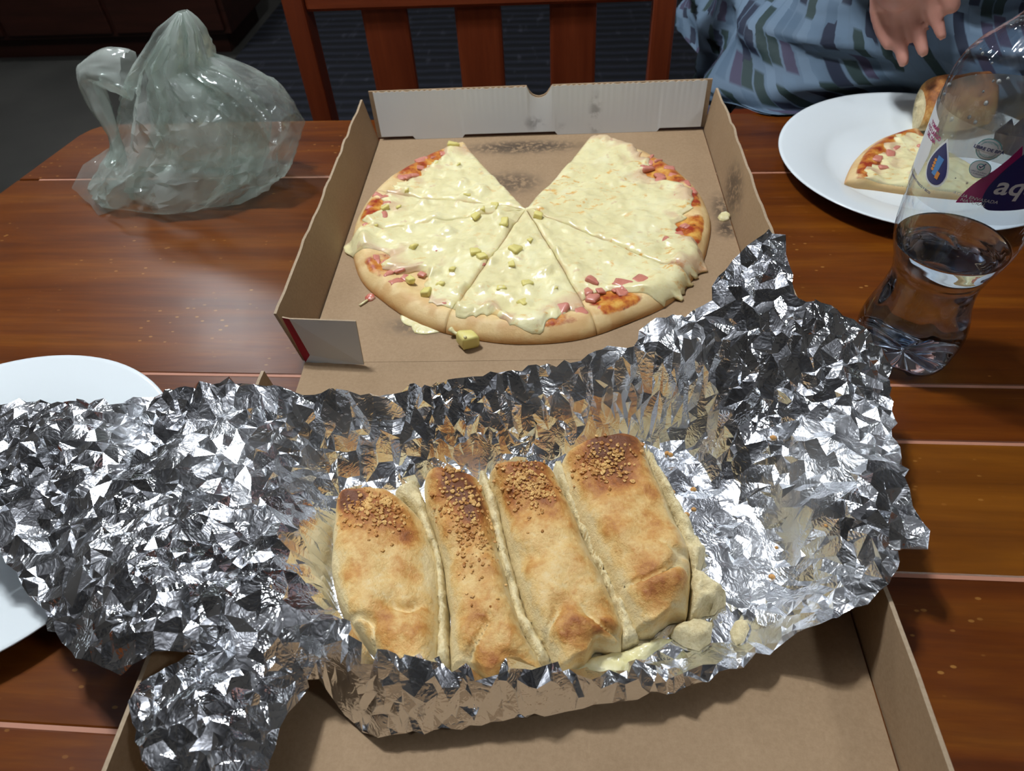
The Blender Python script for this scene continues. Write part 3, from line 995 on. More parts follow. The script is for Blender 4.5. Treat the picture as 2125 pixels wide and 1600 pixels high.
for L, nm, ms, up in ((pine, 'pineapple_chunk', PIN, 0.0035), (hams, 'ham_bit', HAM, 0.0022)):
    for (x, y, s_, *po) in L:
        p = pxy(x, y, PB + 0.013) if not po else np.array([PZ[0] + y * math.cos(x), PZ[1] + y * math.sin(x), 0.016])
        dr = np.linalg.norm(p[:2] - PZ)
        if dr > PR - 0.012: p[:2] = PZ + (p[:2] - PZ) * (PR - 0.012) / dr
        an = math.degrees(math.atan2(p[1] - PC[1], p[0] - PC[0])) % 360
        an += 360 if an < 120.6 else 0
        for c0_, c1_ in zip(cuts[:-1], cuts[1:]):
            if c0_ <= an < c1_ or (c1_ == cuts[-1] and an >= c1_):
                need = 0.66 * s_ * SCL
                r_p = max(float(np.linalg.norm(p[:2] - PC)), need / math.sin(min(1.2, math.radians(c1_ - c0_) / 2)) * 1.05)
                mg = math.degrees(math.asin(min(0.99, need / r_p)))
                an = min(max(an, c0_ + mg), c1_ - mg)
                p[:2] = PC + r_p * np.array([math.cos(math.radians(an)), math.sin(math.radians(an))])
                break
        p[2] = PB + 0.0100 + up - (0.0012 if nm == 'ham_bit' else 0)
        topping(nm, ms, p, s_ * SCL, owner(p))
# bits that slid off the pizza
p = U(972, 706, 0.010)
d = bpy.data.objects.new('pineapple_chunk', PIN[0]); COL.objects.link(d)
d.location = (p[0], p[1], PB + 0.0068); d.scale = (0.0150, 0.0128, 0.0165); d.rotation_euler = (0.05, 0.1, 0.5)
tag(d, 'yellow pineapple cube fallen beside the crust onto the cardboard', 'pineapple')
def puddle(name, pts, zc, h, mat, label, cat, parent=None, seed=0, th0=0.0003):
    """low rounded blob with an irregular outline given as world points"""
    pts = np.array(pts)
    c = pts.mean(0)
    a = np.linspace(0, 2 * np.pi, 48, endpoint=False)
    pa = np.arctan2(pts[:, 1] - c[1], pts[:, 0] - c[0]) % (2 * np.pi)
    o_ = np.argsort(pa); pa = pa[o_]; pr = np.linalg.norm(pts - c, axis=1)[o_]
    R = np.interp(a, np.r_[pa[-1] - 2 * np.pi, pa, pa[0] + 2 * np.pi], np.r_[pr[-1], pr, pr[0]])
    R = R * (1 + 0.15 * (vn(np.c_[np.cos(a) * 4, np.sin(a) * 4], 1, seed) - 0.5))
    k = np.linspace(1, 0.02, 12)
    V = np.stack([c[0] + k[:, None] * R * np.cos(a), c[1] + k[:, None] * R * np.sin(a), zc + th0 + h * np.sqrt(1 - k[:, None] ** 2) * (0.6 + 0.8 * vn(np.stack([c[0] + k[:, None] * R * np.cos(a), c[1] + k[:, None] * R * np.sin(a)], -1), 160, seed))], -1)
    V = V.reshape(-1, 3)
    Fc = gridf(12, 48, 0, False, True) + [list(range(11 * 48, 12 * 48))]
    b = V[:48].copy(); b[:, 2] = zc
    off = len(V); V = np.concatenate([V, b])
    Fc += [(off + i, off + (i + 1) % 48, (i + 1) % 48, i) for i in range(48)] + [list(range(off + 47, off - 1, -1))]
    o = mk(name, V, Fc, mat, parent, True, {'oil': np.zeros(len(V)), 'thin': np.zeros(len(V)), 'toast': np.zeros(len(V))})
    if label: tag(o, label, cat)
    return o


puddle('cheese_drip', [U(*q, PB)[:2] for q in [(832, 655), (850, 652), (885, 668), (920, 686), (900, 690), (855, 678)]], PB, 0.0012, 'melted_cheese', 'pale smear of melted cheese on the cardboard below the crust', 'cheese', None, 3)
puddle('cheese_crumb', [U(*q, PB)[:2] for q in [(1493, 447), (1507, 441), (1513, 452), (1500, 460)]], PB, 0.003, 'melted_cheese', 'small cheese blob on the cardboard beside the greasy right wall', 'cheese', None, 5)
puddle('sauce_crumb', [U(*q, PB)[:2] for q in [(762, 614), (772, 612), (776, 622), (766, 626)]], PB, 0.003, 'ham', 'tiny reddish sauce crumb on the cardboard beside the crust', 'crumb', None, 6)
V, Fc = tube([U(746, 634, PB + 0.001), U(756, 627, PB + 0.0014), U(764, 622, PB + 0.001)], 0.0009, 6)
tag(mk('cheese_shred', V, Fc, 'melted_cheese'), 'short white cheese shred lying beside the sauce crumb', 'cheese')
V, Fc = tube([U(934, 682, PB + 0.008), U(942, 690, PB + 0.004), U(955, 697, PB + 0.006), U(966, 700, PB + 0.014)], [0.0022, 0.0016, 0.0014, 0.0012], 8)
tag(mk('cheese_strand', V, Fc, 'melted_cheese'), 'sagging cheese strand from the crust to the fallen pineapple cube', 'cheese')

# ------------------------------------------------------------------ plates
def plate(c, R, label):
    prof = [(0.0001, 0.0045), (R * 0.45, 0.0045), (R * 0.60, 0.0050), (R * 0.655, 0.0075), (R * 0.70, 0.0105), (R * 0.85, 0.0145), (R * 0.97, 0.0182), (R * 0.995, 0.0186), (R, 0.0178), (R * 0.99, 0.0168), (R * 0.85, 0.0118), (R * 0.68, 0.0062), (R * 0.60, 0.0025), (R * 0.58, 0.0), (R * 0.54, 0.0), (R * 0.53, 0.0018), (0.0001, 0.0020)]
    V, Fc = lathe(prof, (c[0], c[1], 0.0003), 96)
    return tag(mk('dinner_plate', V, Fc, 'white_ceramic'), label, 'plate')


PLR = np.array([0.3325, 0.6715])
def plate_rise(x, y):
    """height of the far plate's upper face above its flat middle"""
    d = np.hypot(np.asarray(x) - PLR[0], np.asarray(y) - PLR[1]) / 0.1328
    return np.interp(d, [0.60, 0.655, 0.70, 0.85, 0.97, 1.0], [0.0, 0.0032, 0.0064, 0.0104, 0.0141, 0.0145])


plate(PLR, 0.1328, 'white dinner plate holding a pizza slice beside the water bottle')
PLL = np.array([-0.395, 0.244])
plate(PLL, 0.131, 'white dinner plate mostly hidden under the foil, nothing on it')

# ------------------------------------------------------------------ aluminium foil
outline = [(-70, 862, .056), (0, 846, .056), (40, 832, .058), (70, 825, .060), (115, 831, .060), (160, 836, .060), (215, 838, .060), (260, 842, .060), (300, 833, .062), (340, 822, .063), (400, 806, .066), (440, 800, .067), (473, 791, .070), (505, 797, .070), (530, 802, .068), (570, 806, .066), (605, 813, .064), (649, 822, .060), (704, 819, .058), (745, 829, .055), (800, 815, .055), (850, 803, .056), (880, 808, .056), (935, 790, .057), (1000, 783, .059), (1050, 770, .060), (1110, 757, .061), (1170, 748, .062), (1220, 738, .064), (1265, 725, .067), (1300, 738, .066), (1316, 735, .066), (1325, 692, .074), (1360, 672, .077), (1395, 655, .080), (1420, 652, .082), (1440, 638, .085), (1474, 632, .086), (1480, 592, .095), (1505, 560, .100), (1532, 530, .106), (1565, 505, .112), (1600, 495, .115), (1624, 502, .114), (1630, 540, .106), (1637, 585, .099), (1648, 634, .091), (1665, 642, .089), (1700, 640, .088), (1740, 650, .084), (1768, 663, .080), (1800, 692, .073), (1826, 720, .066), (1845, 742, .060), (1848, 790, .056), (1842, 830, .055), (1846, 862, .053), (1858, 876, .052), (1846, 900, .052), (1853, 930, .052), (1866, 975, .052), (1881, 1030, .052), (1886, 1052, .053), (1898, 1060, .053), (1926, 1108, .050), (1916, 1142, .046), (1880, 1132, .046), (1838, 1148, .046), (1856, 1150, .048), (1864, 1168, .048), (1860, 1190, .048), (1835, 1222, .047), (1800, 1255, .046), (1770, 1262, .044), (1735, 1290, .042), (1690, 1300, .038), (1660, 1312, .034), (1640, 1330, .026), (1600, 1362, .012), (1540, 1392, .012), (1470, 1420, .013), (1400, 1446, .013), (1320, 1458, .013), (1250, 1470, .013), (1170, 1480, .013), (1090, 1495, .013), (1000, 1508, .013), (900, 1520, .013), (840, 1524, .013), (785, 1532, .013), (750, 1516, .007), (715, 1480, .010), (690, 1452, .014), (655, 1412, .024), (640, 1422, .030), (618, 1450, .034), (598, 1482, .037), (575, 1510, .040), (560, 1545, .043), (553, 1590, .046), (540, 1660, .048), (440, 1690, .048), (345, 1670, .048), (320, 1610, .048), (300, 1560, .048), (285, 1505, .048), (282, 1470, .048), (300, 1430, .048), (340, 1402, .048), (385, 1390, .047), (440, 1366, .046), (475, 1356, .045), (430, 1360, .052), (385, 1362, .054), (330, 1368, .054), (286, 1386, .050), (253, 1405, .046), (215, 1392, .046), (181, 1374, .046), (140, 1345, .046), (104, 1308, .047), (88, 1259, .048), (66, 1232, .049), (44, 1204, .050), (20, 1172, .050), (0, 1150, .050), (-50, 1120, .052), (-95, 1050, .055), (-110, 950, .058)]
inner = [  # tray floor and walls around the bread
    (700, 1060, .006), (800, 1060, .006), (900, 1050, .006), (1000, 1020, .006), (1100, 990, .006), (1200, 960, .006), (1340, 920, .006), (1420, 1050, .006), (1480, 1150, .006), (1520, 1250, .006), (1480, 1330, .006), (1560, 1290, .008), (1600, 1230, .008), (1560, 1150, .007), (1500, 1020, .007), (1430, 930, .008), (700, 1150, .006), (720, 1250, .006), (900, 1300, .006), (1100, 1300, .006), (1300, 1300, .006), (1000, 1150, .006), (1250, 1150, .006),
    # front rim ridge
    (655, 1392, 0.040), (720, 1372, 0.050), (800, 1366, 0.051), (760, 1310, 0.050), (720, 1270, 0.046), (870, 1388, 0.043), (950, 1386, 0.041), (1050, 1392, 0.039), (1140, 1398, 0.038), (1240, 1415, 0.034), (1330, 1412, 0.032), (1420, 1400, 0.030), (1500, 1378, 0.029), (1570, 1352, 0.030), (1640, 1322, 0.034),
    # just inside the rim
    (950, 1362, .012), (1100, 1372, .010), (1240, 1395, .007), (1400, 1385, .007), (1500, 1350, .008),
    # left wall and left wing
    (668, 1000, .020), (672, 1100, .020), (676, 1200, .022), (640, 960, .032), (620, 1100, .042), (640, 1200, .044), (600, 1010, .045), (560, 1080, .052), (540, 960, .054), (560, 870, .060), (460, 870, .064), (480, 960, .060), (440, 1050, .058), (500, 1180, .056), (580, 1280, .054), (640, 1330, .050), (560, 1360, .050), (480, 1290, .060), (400, 1180, .060), (300, 1050, .058), (340, 930, .058), (270, 880, .048), (200, 900, .060), (100, 900, .064), (60, 980, .058), (150, 1050, .062), (200, 1180, .060), (120, 1200, .054), (250, 1300, .058), (330, 1280, .062), (300, 1350, .056), (420, 1300, .056), (20, 1080, .056), (-60, 980, .056),
    # tail
    (600, 1400, .036), (520, 1400, .048), (420, 1440, .056), (380, 1520, .056), (480, 1500, .054), (440, 1590, .056), (540, 1470, .046),
    # back wall
    (690, 930, .028), (720, 880, .040), (800, 960, .018), (800, 900, .034), (880, 860, .042), (950, 940, .016), (950, 880, .034), (1050, 850, .040), (1100, 910, .018), (1150, 820, .045), (1200, 880, .026), (1280, 800, .050), (1300, 860, .028), (1380, 760, .060), (1400, 840, .034),
    # right wing
    (1460, 700, .074), (1540, 640, .088), (1590, 570, .101), (1600, 660, .086), (1520, 760, .060), (1620, 760, .066), (1700, 710, .076), (1760, 720, .072), (1780, 800, .062), (1700, 810, .060), (1600, 850, .044), (1500, 850, .040), (1460, 890, .018), (1560, 960, .024), (1660, 920, .044), (1760, 900, .054), (1810, 850, .056), (1800, 960, .056), (1720, 1000, .046), (1620, 1030, .022), (1680, 1080, .036), (1760, 1080, .050), (1840, 1030, .055), (1850, 1110, .052), (1780, 1140, .044), (1640, 1130, .014), (1700, 1180, .026), (1800, 1200, .046), (1640, 1220, .012), (1720, 1250, .036), (1630, 1290, .018)]


def tps(ctrl):
    C = np.array([[*U(x, y, z)[:2], z] for x, y, z in ctrl])
    n = len(C)
    D = np.linalg.norm(C[:, None, :2] - C[None, :, :2], axis=2)
    K = np.where(D > 0, D ** 2 * np.log(D + 1e-9), 0) + np.eye(n) * 2e-5
    Pm = np.c_[np.ones(n), C[:, :2]]
    A = np.block([[K, Pm], [Pm.T, np.zeros((3, 3))]])
    s = np.linalg.solve(A, np.r_[C[:, 2], 0, 0, 0])
    def f(q):
        d = np.linalg.norm(q[:, None] - C[None, :, :2], axis=2)
        return np.where(d > 0, d ** 2 * np.log(d + 1e-9), 0) @ s[:n] + s[n] + q @ s[n + 1:]
    return f


foil_h = tps(outline + inner)
poly = np.array([U(x, y, z)[:2] for x, y, z in outline])
rng = np.random.default_rng(7)
# ragged edge: short subdivisions with tiny jitter
edge_pts = []
for i in range(len(poly)):
    a, b = poly[i], poly[(i + 1) % len(poly)]
    L = np.linalg.norm(b - a)
    k = max(1, int(L / 0.0045))
    nrm_ = np.array([-(b - a)[1], (b - a)[0]]) / max(L, 1e-6)
    for j in range(k):
        edge_pts.append(a + (b - a) * j / k + nrm_ * (rng.uniform(-0.0007, 0.0007) if j else 0))
edge_pts = np.array(edge_pts)
BREAD_C = [U(x, y, 0.01)[:2] for x, y in ((700, 1020), (1330, 920), (1500, 1260), (1400, 1390), (800, 1390), (690, 1250))]


def inside(q, pg):
    r = np.zeros(len(q), bool)
    for i in range(len(pg)):
        a, b = pg[i], pg[(i + 1) % len(pg)]
        cnd = (a[1] > q[:, 1]) != (b[1] > q[:, 1])
        with np.errstate(divide='ignore', invalid='ignore'):
            xx = (b[0] - a[0]) * (q[:, 1] - a[1]) / (b[1] - a[1]) + a[0]
        r ^= cnd & (q[:, 0] < xx)
    return r


FOOT = []  # outlines of everything lying in the foil

# ------------------------------------------------------------------ cheese bread in the foil
def loaf(name, st, zb, ht, label, cat, group, seed, toastback, tp=0.03, parent=None, power=3.6, gold=0.34):
    """st: stations (left px, right px) from the back end to the front"""
    Lp = np.array([U(a, b, zb + 0.008)[:2] for a, b, c, d in st])
    Rp = np.array([U(c, d, zb + 0.008)[:2] for a, b, c, d in st])
    k0 = np.linspace(0, 1, len(st))
    n, mm = 74, 34
    u = np.linspace(0, 1, n)
    sm = lambda P: np.stack([np.convolve(np.pad(np.interp(u, k0, P[:, i]), 4, 'edge'), np.ones(9) / 9, 'valid') for i in (0, 1)], -1)
    Ls, Rs = sm(Lp), sm(Rp)
    v = np.linspace(0, 1, mm)
    # points spread toward the sides
    vv = 0.5 - 0.5 * np.cos(v * np.pi)
    XY = Ls[:, None] * (1 - vv[None, :, None]) + Rs[:, None] * vv[None, :, None]
    prof = np.clip(1 - np.abs(2 * vv - 1) ** power, 0, 1) ** 0.5
    endp = np.sqrt(np.clip(1 - (1 - np.clip(u / tp, 0, 1)) ** 2, 0, 1)) * (1 - 0.25 * smooth(0.75, 1.0, u)) * np.sqrt(np.clip(1 - (1 - np.clip((1 - u) / 0.02, 0, 1)) ** 2, 0, 1))
    # the back end is rounded in plan
    ctr = XY[:, mm // 2][:, None]
    taper = 0.84 + 0.16 * np.sqrt(np.clip(1 - (1 - np.clip(u / 0.10, 0, 1)) ** 2, 0, 1))
    XY = ctr + (XY - ctr) * taper[:, None, None]
    along = (ctr[-1] - ctr[0]) / np.linalg.norm(ctr[-1] - ctr[0])
    XY = XY + along * ((fbm(XY, 70, 3, seed + 3) - 0.5) * 0.014 * smooth(0.85, 1.0, u)[:, None])[..., None] + 0.0035 * (np.stack([fbm(XY, 45, 2, seed + 30), fbm(XY, 45, 2, seed + 31)], -1) - 0.5)
    jag = 0.0026 * (fbm(XY, 110, 2, seed) - 0.5)
    hh = ht * (0.74 + 0.50 * fbm(XY, 34, 3, seed + 5))
    crack = 0.0065 * np.exp(-((vn(XY, 34, seed + 9) - 0.5) / 0.028) ** 2) * smooth(0.55, 0.72, u)[:, None]
    Z = zb + 0.0008 + hh * prof[None] * endp[:, None] + jag * prof[None] - crack * prof[None]
    Z = np.maximum(Z, zb + 0.0006)
    top = np.concatenate([XY, Z[..., None]], -1)
    bot = np.concatenate([XY, np.full((n, mm, 1), zb)], -1)
    V, Fc = slab(top, bot)
    rel = prof[None] * endp[:, None]
    toast = -70.0 * crack + gold * smooth(0.6, 0.95, rel) - 0.12 * smooth(0.75, 0.3, rel)
    for (uc, vc, ru, rv, st_) in toastback:
        toast = toast + st_ * np.exp(-((u[:, None] - uc) / ru) ** 2 - ((vv[None] - vc) / rv) ** 2)
    FOOT.append(np.concatenate([XY[:, 0], XY[-1, 1:], XY[-2::-1, -1], XY[0, -2:0:-1]]))
    t = thing(name, (float(XY[..., 0].mean()), float(XY[..., 1].mean()), zb), label, cat, group)
    mk('crust', V, Fc, 'bread_crust', t, True, {'toast': np.concatenate([toast.ravel(), np.full(n * mm, -0.1)])})
    return t, top, rel, u, vv


def scatter(parent, top, rel, u, vv, n, uc, vc, ru, rv, seed, smin=0.0005, smax=0.0015):
    r = random.Random(seed)
    parts = []
    while len(parts) < n:
        i = int(np.clip(r.gauss(uc, ru), 0.04, 0.97) * (len(u) - 1))
        j = int(np.argmin(np.abs(vv - np.clip(r.gauss(vc, rv), 0.08, 0.92))))
        p = top[i, j] + np.array([r.uniform(-1, 1), r.uniform(-1, 1), 0]) * 0.001
        s_ = r.uniform(smin, smax)
        V, Fc = sphere((0, 0, 0), 1.0, 4, 5)
        V = V * np.array([s_ * r.uniform(.7, 1.3), s_ * r.uniform(.7, 1.3), s_ * 0.8]) * (1 + 0.5 * (np.array([[r.random()] for _ in V]) - 0.5)) + p + np.array([0, 0, s_ * 0.3])
        parts.append((V, Fc))
    V, Fc = join(parts)
    tag(mk('toasted_crumbs', V, Fc, 'toasted_crumbs', parent, False), kind='stuff')


ZB = 0.0075
grp = 'pieces of cheesy bread in the foil'
L1 = loaf('bread_stick', [(700, 1038, 830, 1040), (690, 1090, 880, 1080), (688, 1180, 912, 1170), (696, 1258, 917, 1270), (750, 1330, 915, 1340), (812, 1398, 908, 1398)], ZB, 0.0275,
          'cheesy bread piece with the darkest scorched end, beside the crumpled left foil', 'bread', grp, 11, [(0.10, 0.28, 0.10, 0.20, 0.95), (0.22, 0.42, 0.12, 0.3, 0.3), (0.33, 0.75, 0.06, 0.14, 0.25), (0.9, 0.5, 0.15, 0.5, 0.12)])
scatter(*L1, 241, 0.22, 0.5, 0.06, 0.16, 1)
L2 = loaf('bread_stick', [(872, 998, 1000, 1000), (885, 1060, 1022, 1080), (918, 1160, 1045, 1180), (930, 1280, 1078, 1300), (934, 1350, 1120, 1370), (938, 1398, 1138, 1398)], ZB, 0.0270,
          'narrow cheesy bread piece with rusty brown top and a cracked flaring end', 'bread', grp, 12, [(0.10, 0.5, 0.13, 0.32, 0.66), (0.20, 0.7, 0.10, 0.3, 0.35), (0.95, 0.6, 0.08, 0.5, 0.35), (0.45, 0.5, 0.2, 0.4, 0.12)])
scatter(*L2, 301, 0.26, 0.55, 0.13, 0.2, 2)
L3 = loaf('bread_stick', [(1008, 990, 1155, 978), (1031, 1060, 1185, 1060), (1056, 1170, 1233, 1160), (1090, 1290, 1282, 1270), (1123, 1350, 1299, 1310), (1151, 1394, 1288, 1345)], ZB, 0.0275,
          'cheesy bread piece with a crumbly ring of toasted crumbs, edged by white cheese', 'bread', grp, 13, [(0.10, 0.45, 0.12, 0.35, 0.56), (0.22, 0.18, 0.05, 0.12, 0.35), (0.88, 0.6, 0.10, 0.4, 0.33), (0.75, 0.5, 0.04, 0.12, 0.25)])
scatter(*L3, 301, 0.16, 0.5, 0.06, 0.16, 3)
L4 = loaf('bread_stick', [(1160, 962, 1335, 925), (1175, 1020, 1352, 990), (1212, 1110, 1398, 1070), (1250, 1190, 1432, 1150), (1290, 1270, 1438, 1210), (1322, 1330, 1425, 1290)], ZB, 0.0285,
          'widest cheesy bread piece, torn open along its side toward bare foil', 'bread', grp, 14, [(0.08, 0.5, 0.09, 0.32, 0.78), (0.24, 0.4, 0.07, 0.3, 0.35), (0.5, 0.5, 0.25, 0.4, 0.12), (0.85, 0.6, 0.10, 0.4, 0.22)])
scatter(*L4, 221, 0.17, 0.45, 0.05, 0.16, 4)


def lump(name, outl, zb, ht, mat, parent=None, label=None, cat=None, seed=0, rough=0.35, group=None):
    """torn irregular lump over an outline (pixels at base height)"""
    pg = np.array([U(x, y, zb)[:2] for x, y in outl])
    c = pg.mean(0)
    hgr = 0.0016
    gx, gy = np.meshgrid(np.arange(pg[:, 0].min(), pg[:, 0].max(), hgr), np.arange(pg[:, 1].min(), pg[:, 1].max(), hgr))
    q = np.stack([gx.ravel(), gy.ravel()], 1) + np.random.default_rng(seed).uniform(-0.4, 0.4, (gx.size, 2)) * hgr
    e = []
    for i in range(len(pg)):
        a, b = pg[i], pg[(i + 1) % len(pg)]
        k = max(1, int(np.linalg.norm(b - a) / hgr))
        for j in range(k): e.append(a + (b - a) * j / k)
    e = np.array(e); e = c + (e - c) * (1 + 0.10 * (fbm(e, 150, 2, seed)[:, None] - 0.5))
    FOOT.append(e.copy())
    q = q[inside(q, e)]
    q = q[np.min(np.linalg.norm(q[:, None] - e[None], axis=2), axis=1) > hgr * 0.5]
    R = delaunay_2d_cdt([Vector(p) for p in np.concatenate([e, q])], [], [list(range(len(e)))], 1, 1e-6)
    v2 = np.array([p[:] for p in R[0]])
    dist = np.min(np.linalg.norm(v2[:, None] - e[None], axis=2), axis=1)
    zt = zb + 0.0006 + ht * np.clip(1 - (1 - np.clip(dist / 0.006, 0, 1)) ** 2, 0, 1) ** 0.5 * (1 - rough + 2 * rough * fbm(v2, 130, 3, seed + 1))
    n = len(v2)
    V = np.concatenate([np.c_[v2, zt], np.c_[v2, np.full(n, zb)]])
    tri = [list(f) for f in R[2]]
    Fc = tri + [[i + n for i in f[::-1]] for f in tri]
    from collections import Counter
    ec = Counter(tuple(sorted((f[i], f[(i + 1) % 3]))) for f in tri for i in range(3))
    for f in tri:
        for i in range(3):
            a, b = f[i], f[(i + 1) % 3]
            if ec[tuple(sorted((a, b)))] == 1: Fc.append([b, a, a + n, b + n])
    o = mk(name, V, Fc, mat, parent, True, {'toast': np.full(len(V), -0.1), 'oil': np.zeros(len(V)), 'thin': np.zeros(len(V))})
    if label: tag(o, label, cat, group)
    return o


# pale insides showing at the torn side and between the pieces
lump('torn_inside', [(1338, 930), (1372, 1000), (1405, 1060), (1440, 1130), (1462, 1160), (1450, 1205), (1490, 1240), (1505, 1255), (1470, 1280), (1425, 1300), (1425, 1200), (1390, 1090), (1350, 1010)], ZB, 0.019, 'bread_crumb', L4[0], seed=3, rough=0.4)
lump('torn_inside', [(820, 1040), (868, 1005), (889, 1062), (922, 1162), (934, 1280), (938, 1350), (941, 1394), (904, 1394), (911, 1280), (902, 1170), (866, 1080)], ZB, 0.0155, 'bread_crumb', L1[0], seed=4, rough=0.4)
lump('torn_inside', [(994, 1002), (1016, 1000), (1038, 1063), (1062, 1172), (1096, 1290), (1129, 1350), (1153, 1392), (1118, 1394), (1070, 1310), (1036, 1190), (1012, 1090)], ZB, 0.0165, 'bread_crumb', L2[0], seed=5, rough=0.4)
lump('torn_inside', [(1146, 980), (1166, 966), (1181, 1022), (1218, 1112), (1256, 1192), (1296, 1272), (1326, 1332), (1286, 1348), (1274, 1270), (1224, 1160), (1176, 1060)], ZB, 0.0165, 'bread_crumb', L3[0], seed=6, rough=0.4)
lump('melted_cheese', [(1170, 1395), (1230, 1365), (1300, 1350), (1365, 1326), (1400, 1326), (1350, 1360), (1320, 1385), (1290, 1405), (1230, 1402)], ZB - 0.0006, 0.0055, 'melted_cheese', L3[0], seed=8, rough=0.4)
lump('bread_chunk', [(1385, 1320), (1410, 1300), (1450, 1292), (1478, 1308), (1475, 1335), (1450, 1352), (1420, 1342)], ZB, 0.013, 'bread_crumb', None, 'torn pale bread chunk lying on foil beside the widest bread piece', 'bread', 9, 0.35)
lump('bread_chunk', [(1515, 1310), (1525, 1290), (1548, 1288), (1556, 1305), (1545, 1330), (1528, 1340), (1518, 1328)], ZB, 0.006, 'bread_crumb', None, 'small flat bread crumb alone on the foil near its front rim', 'bread', 10, 0.35)
# the foil sheet itself
lo_, hi_ = poly.min(0), poly.max(0)
h = 0.0030
gx, gy = np.meshgrid(np.arange(lo_[0], hi_[0], h), np.arange(lo_[1], hi_[1], h))
pts = np.stack([gx.ravel(), gy.ravel()], 1)
pts = pts + rng.uniform(-0.46, 0.46, pts.shape) * h
pts = pts[inside(pts, poly)]
z0_ = foil_h(pts)
slope = np.hypot(foil_h(pts + np.array([0.002, 0])) - z0_, foil_h(pts + np.array([0, 0.002])) - z0_) / 0.002
dens = 0.36 * np.sqrt(1 + slope ** 2) * (0.65 + 0.9 * (fbm(pts, 22, 2, 3) - 0.1))
keep = rng.uniform(size=len(pts)) < np.where(inside(pts, np.array(BREAD_C)), 0.2, dens)
pts = pts[keep & inside(pts, edge_pts)]
dmin = np.min(np.linalg.norm(pts[:, None] - edge_pts[None, ::2], axis=2), axis=1)
pts = pts[dmin > 0.0022]


def dist_out(q):
    """distance to the nearest bread outline, negative inside"""
    r = np.full(len(q), 1.0)
    for pg in FOOT:
        pg = pg[::2]
        nx_ = np.roll(pg, -1, 0) - pg
        t_ = np.clip(((q[:, None] - pg[None]) * nx_[None]).sum(2) / ((nx_ ** 2).sum(1)[None] + 1e-12), 0, 1)
        d_ = np.min(np.linalg.norm(q[:, None] - (pg[None] + t_[..., None] * nx_[None]), axis=2), axis=1)
        r = np.minimum(r, np.where(inside(q, pg), -d_, d_))
    return r


rings = []
for pg in FOOT:
    per_ = np.concatenate([pg[i] + (pg[(i + 1) % len(pg)] - pg[i]) * np.linspace(0, 1, max(1, int(np.linalg.norm(pg[(i + 1) % len(pg)] - pg[i]) / 0.0006)), endpoint=False)[:, None] for i in range(len(pg))])
    per_ = per_[::3]
    tg = np.roll(per_, -2, 0) - np.roll(per_, 2, 0)
    nr = np.stack([tg[:, 1], -tg[:, 0]], 1) / (np.linalg.norm(tg, axis=1)[:, None] + 1e-9)
    for sg in (-1, 1):
        cand = per_ + sg * nr * 0.0012
        rings.append(cand)
rings = np.concatenate(rings)
dr = dist_out(rings)
rings = rings[(dr > 0.0009) & (dr < 0.0016) & inside(rings, edge_pts)]
grid_ = {}
for p_ in rings:
    grid_.setdefault((int(p_[0] / 0.0014), int(p_[1] / 0.0014)), p_)
rings = np.array(list(grid_.values()))
rings = rings[np.min(np.linalg.norm(rings[:, None] - edge_pts[None, ::2], axis=2), axis=1) > 0.0015]
dpt = dist_out(pts)
pts = pts[(dpt < 0.0) | (dpt > 0.0026)]
pts = np.concatenate([pts, rings])
allp = np.concatenate([edge_pts, pts])
ne = len(edge_pts)
res = delaunay_2d_cdt([Vector(p) for p in allp], [], [list(range(ne))], 1, 1e-6)
fv = np.array([v[:] for v in res[0]])
ff = [list(f) for f in res[2]]
z = foil_h(fv)
inb = inside(fv, np.array(BREAD_C))
calm = np.where(inb, 0.12, 1.0)
wild = 0.65 + 0.85 * smooth(0.3, 0.7, fbm(fv, 16, 2, 41))
l2 = lo(np.c_[fv, z])
floor_zone = smooth(0.012, 0.03, z)  # the flat tray floor is only lightly creased
amp = calm * (0.6 + 0.4 * floor_zone)
crz = rng.normal(0, 1, len(fv)) * 0.00105 * wild
crz += 0.006 * (0.5 - np.abs(fbm(fv, 40, 2, 51) - 0.5) * 2.4)
crz += 0.009 * (0.5 - np.abs(fbm(fv * np.array([1, 0.6]) + 3, 17, 2, 61) - 0.5) * 2.4)
z = z + amp * crz
jit = rng.normal(0, 1, fv.shape) * 0.0008 * amp[:, None]
jit[dist_out(fv) < 0.0025] = 0
fv3 = np.c_[fv + jit, z]
# rest on what lies below: lid panel, lid walls, the hidden plate
l2 = lo(fv3)
zmin = 0.0046 + 0.75 * amp * np.maximum(0, crz + 0.0035)
inlid = (l2[:, 1] > LY0) & (l2[:, 1] < -0.2)
for sx, off in ((1, 0.1815), (-1, 0.1845)):
    dd = np.abs(sx * l2[:, 0] - off)
    zmin = np.where(inlid & (dd < 0.05), np.maximum(zmin, 0.0490 - np.maximum(dd - 0.004, 0) * 3.0 + amp * np.maximum(0, crz + 0.002)), zmin)
dp = np.linalg.norm(fv3[:, :2] - PLL, axis=1)
zmin = np.where(dp < 0.136, np.maximum(zmin, 0.0215), zmin)
zmin = np.where(inb, 0.0046, zmin)
fv3[:, 2] = np.where(inb, np.clip(fv3[:, 2], 0.0046, 0.0075), np.maximum(fv3[:, 2], zmin + 0.0006 * rng.uniform(size=len(z))))
low = dist_out(fv3[:, :2]) < 0.0019
fv3[:, 2] = np.where(low, np.clip(fv3[:, 2], 0.0068, 0.0076), fv3[:, 2])
fo = mk('foil_sheet', fv3, ff, 'foil', None, True, origin=(0.0, 0.25, 0.004))
fo.data.set_sharp_from_angle(angle=math.radians(15))
tag(fo, 'crumpled sheet of aluminium foil opened around the cheesy bread on the box lid', 'foil')

from mathutils.bvhtree import BVHTree
foil_tree = BVHTree.FromPolygons([Vector(p) for p in fv3], ff)


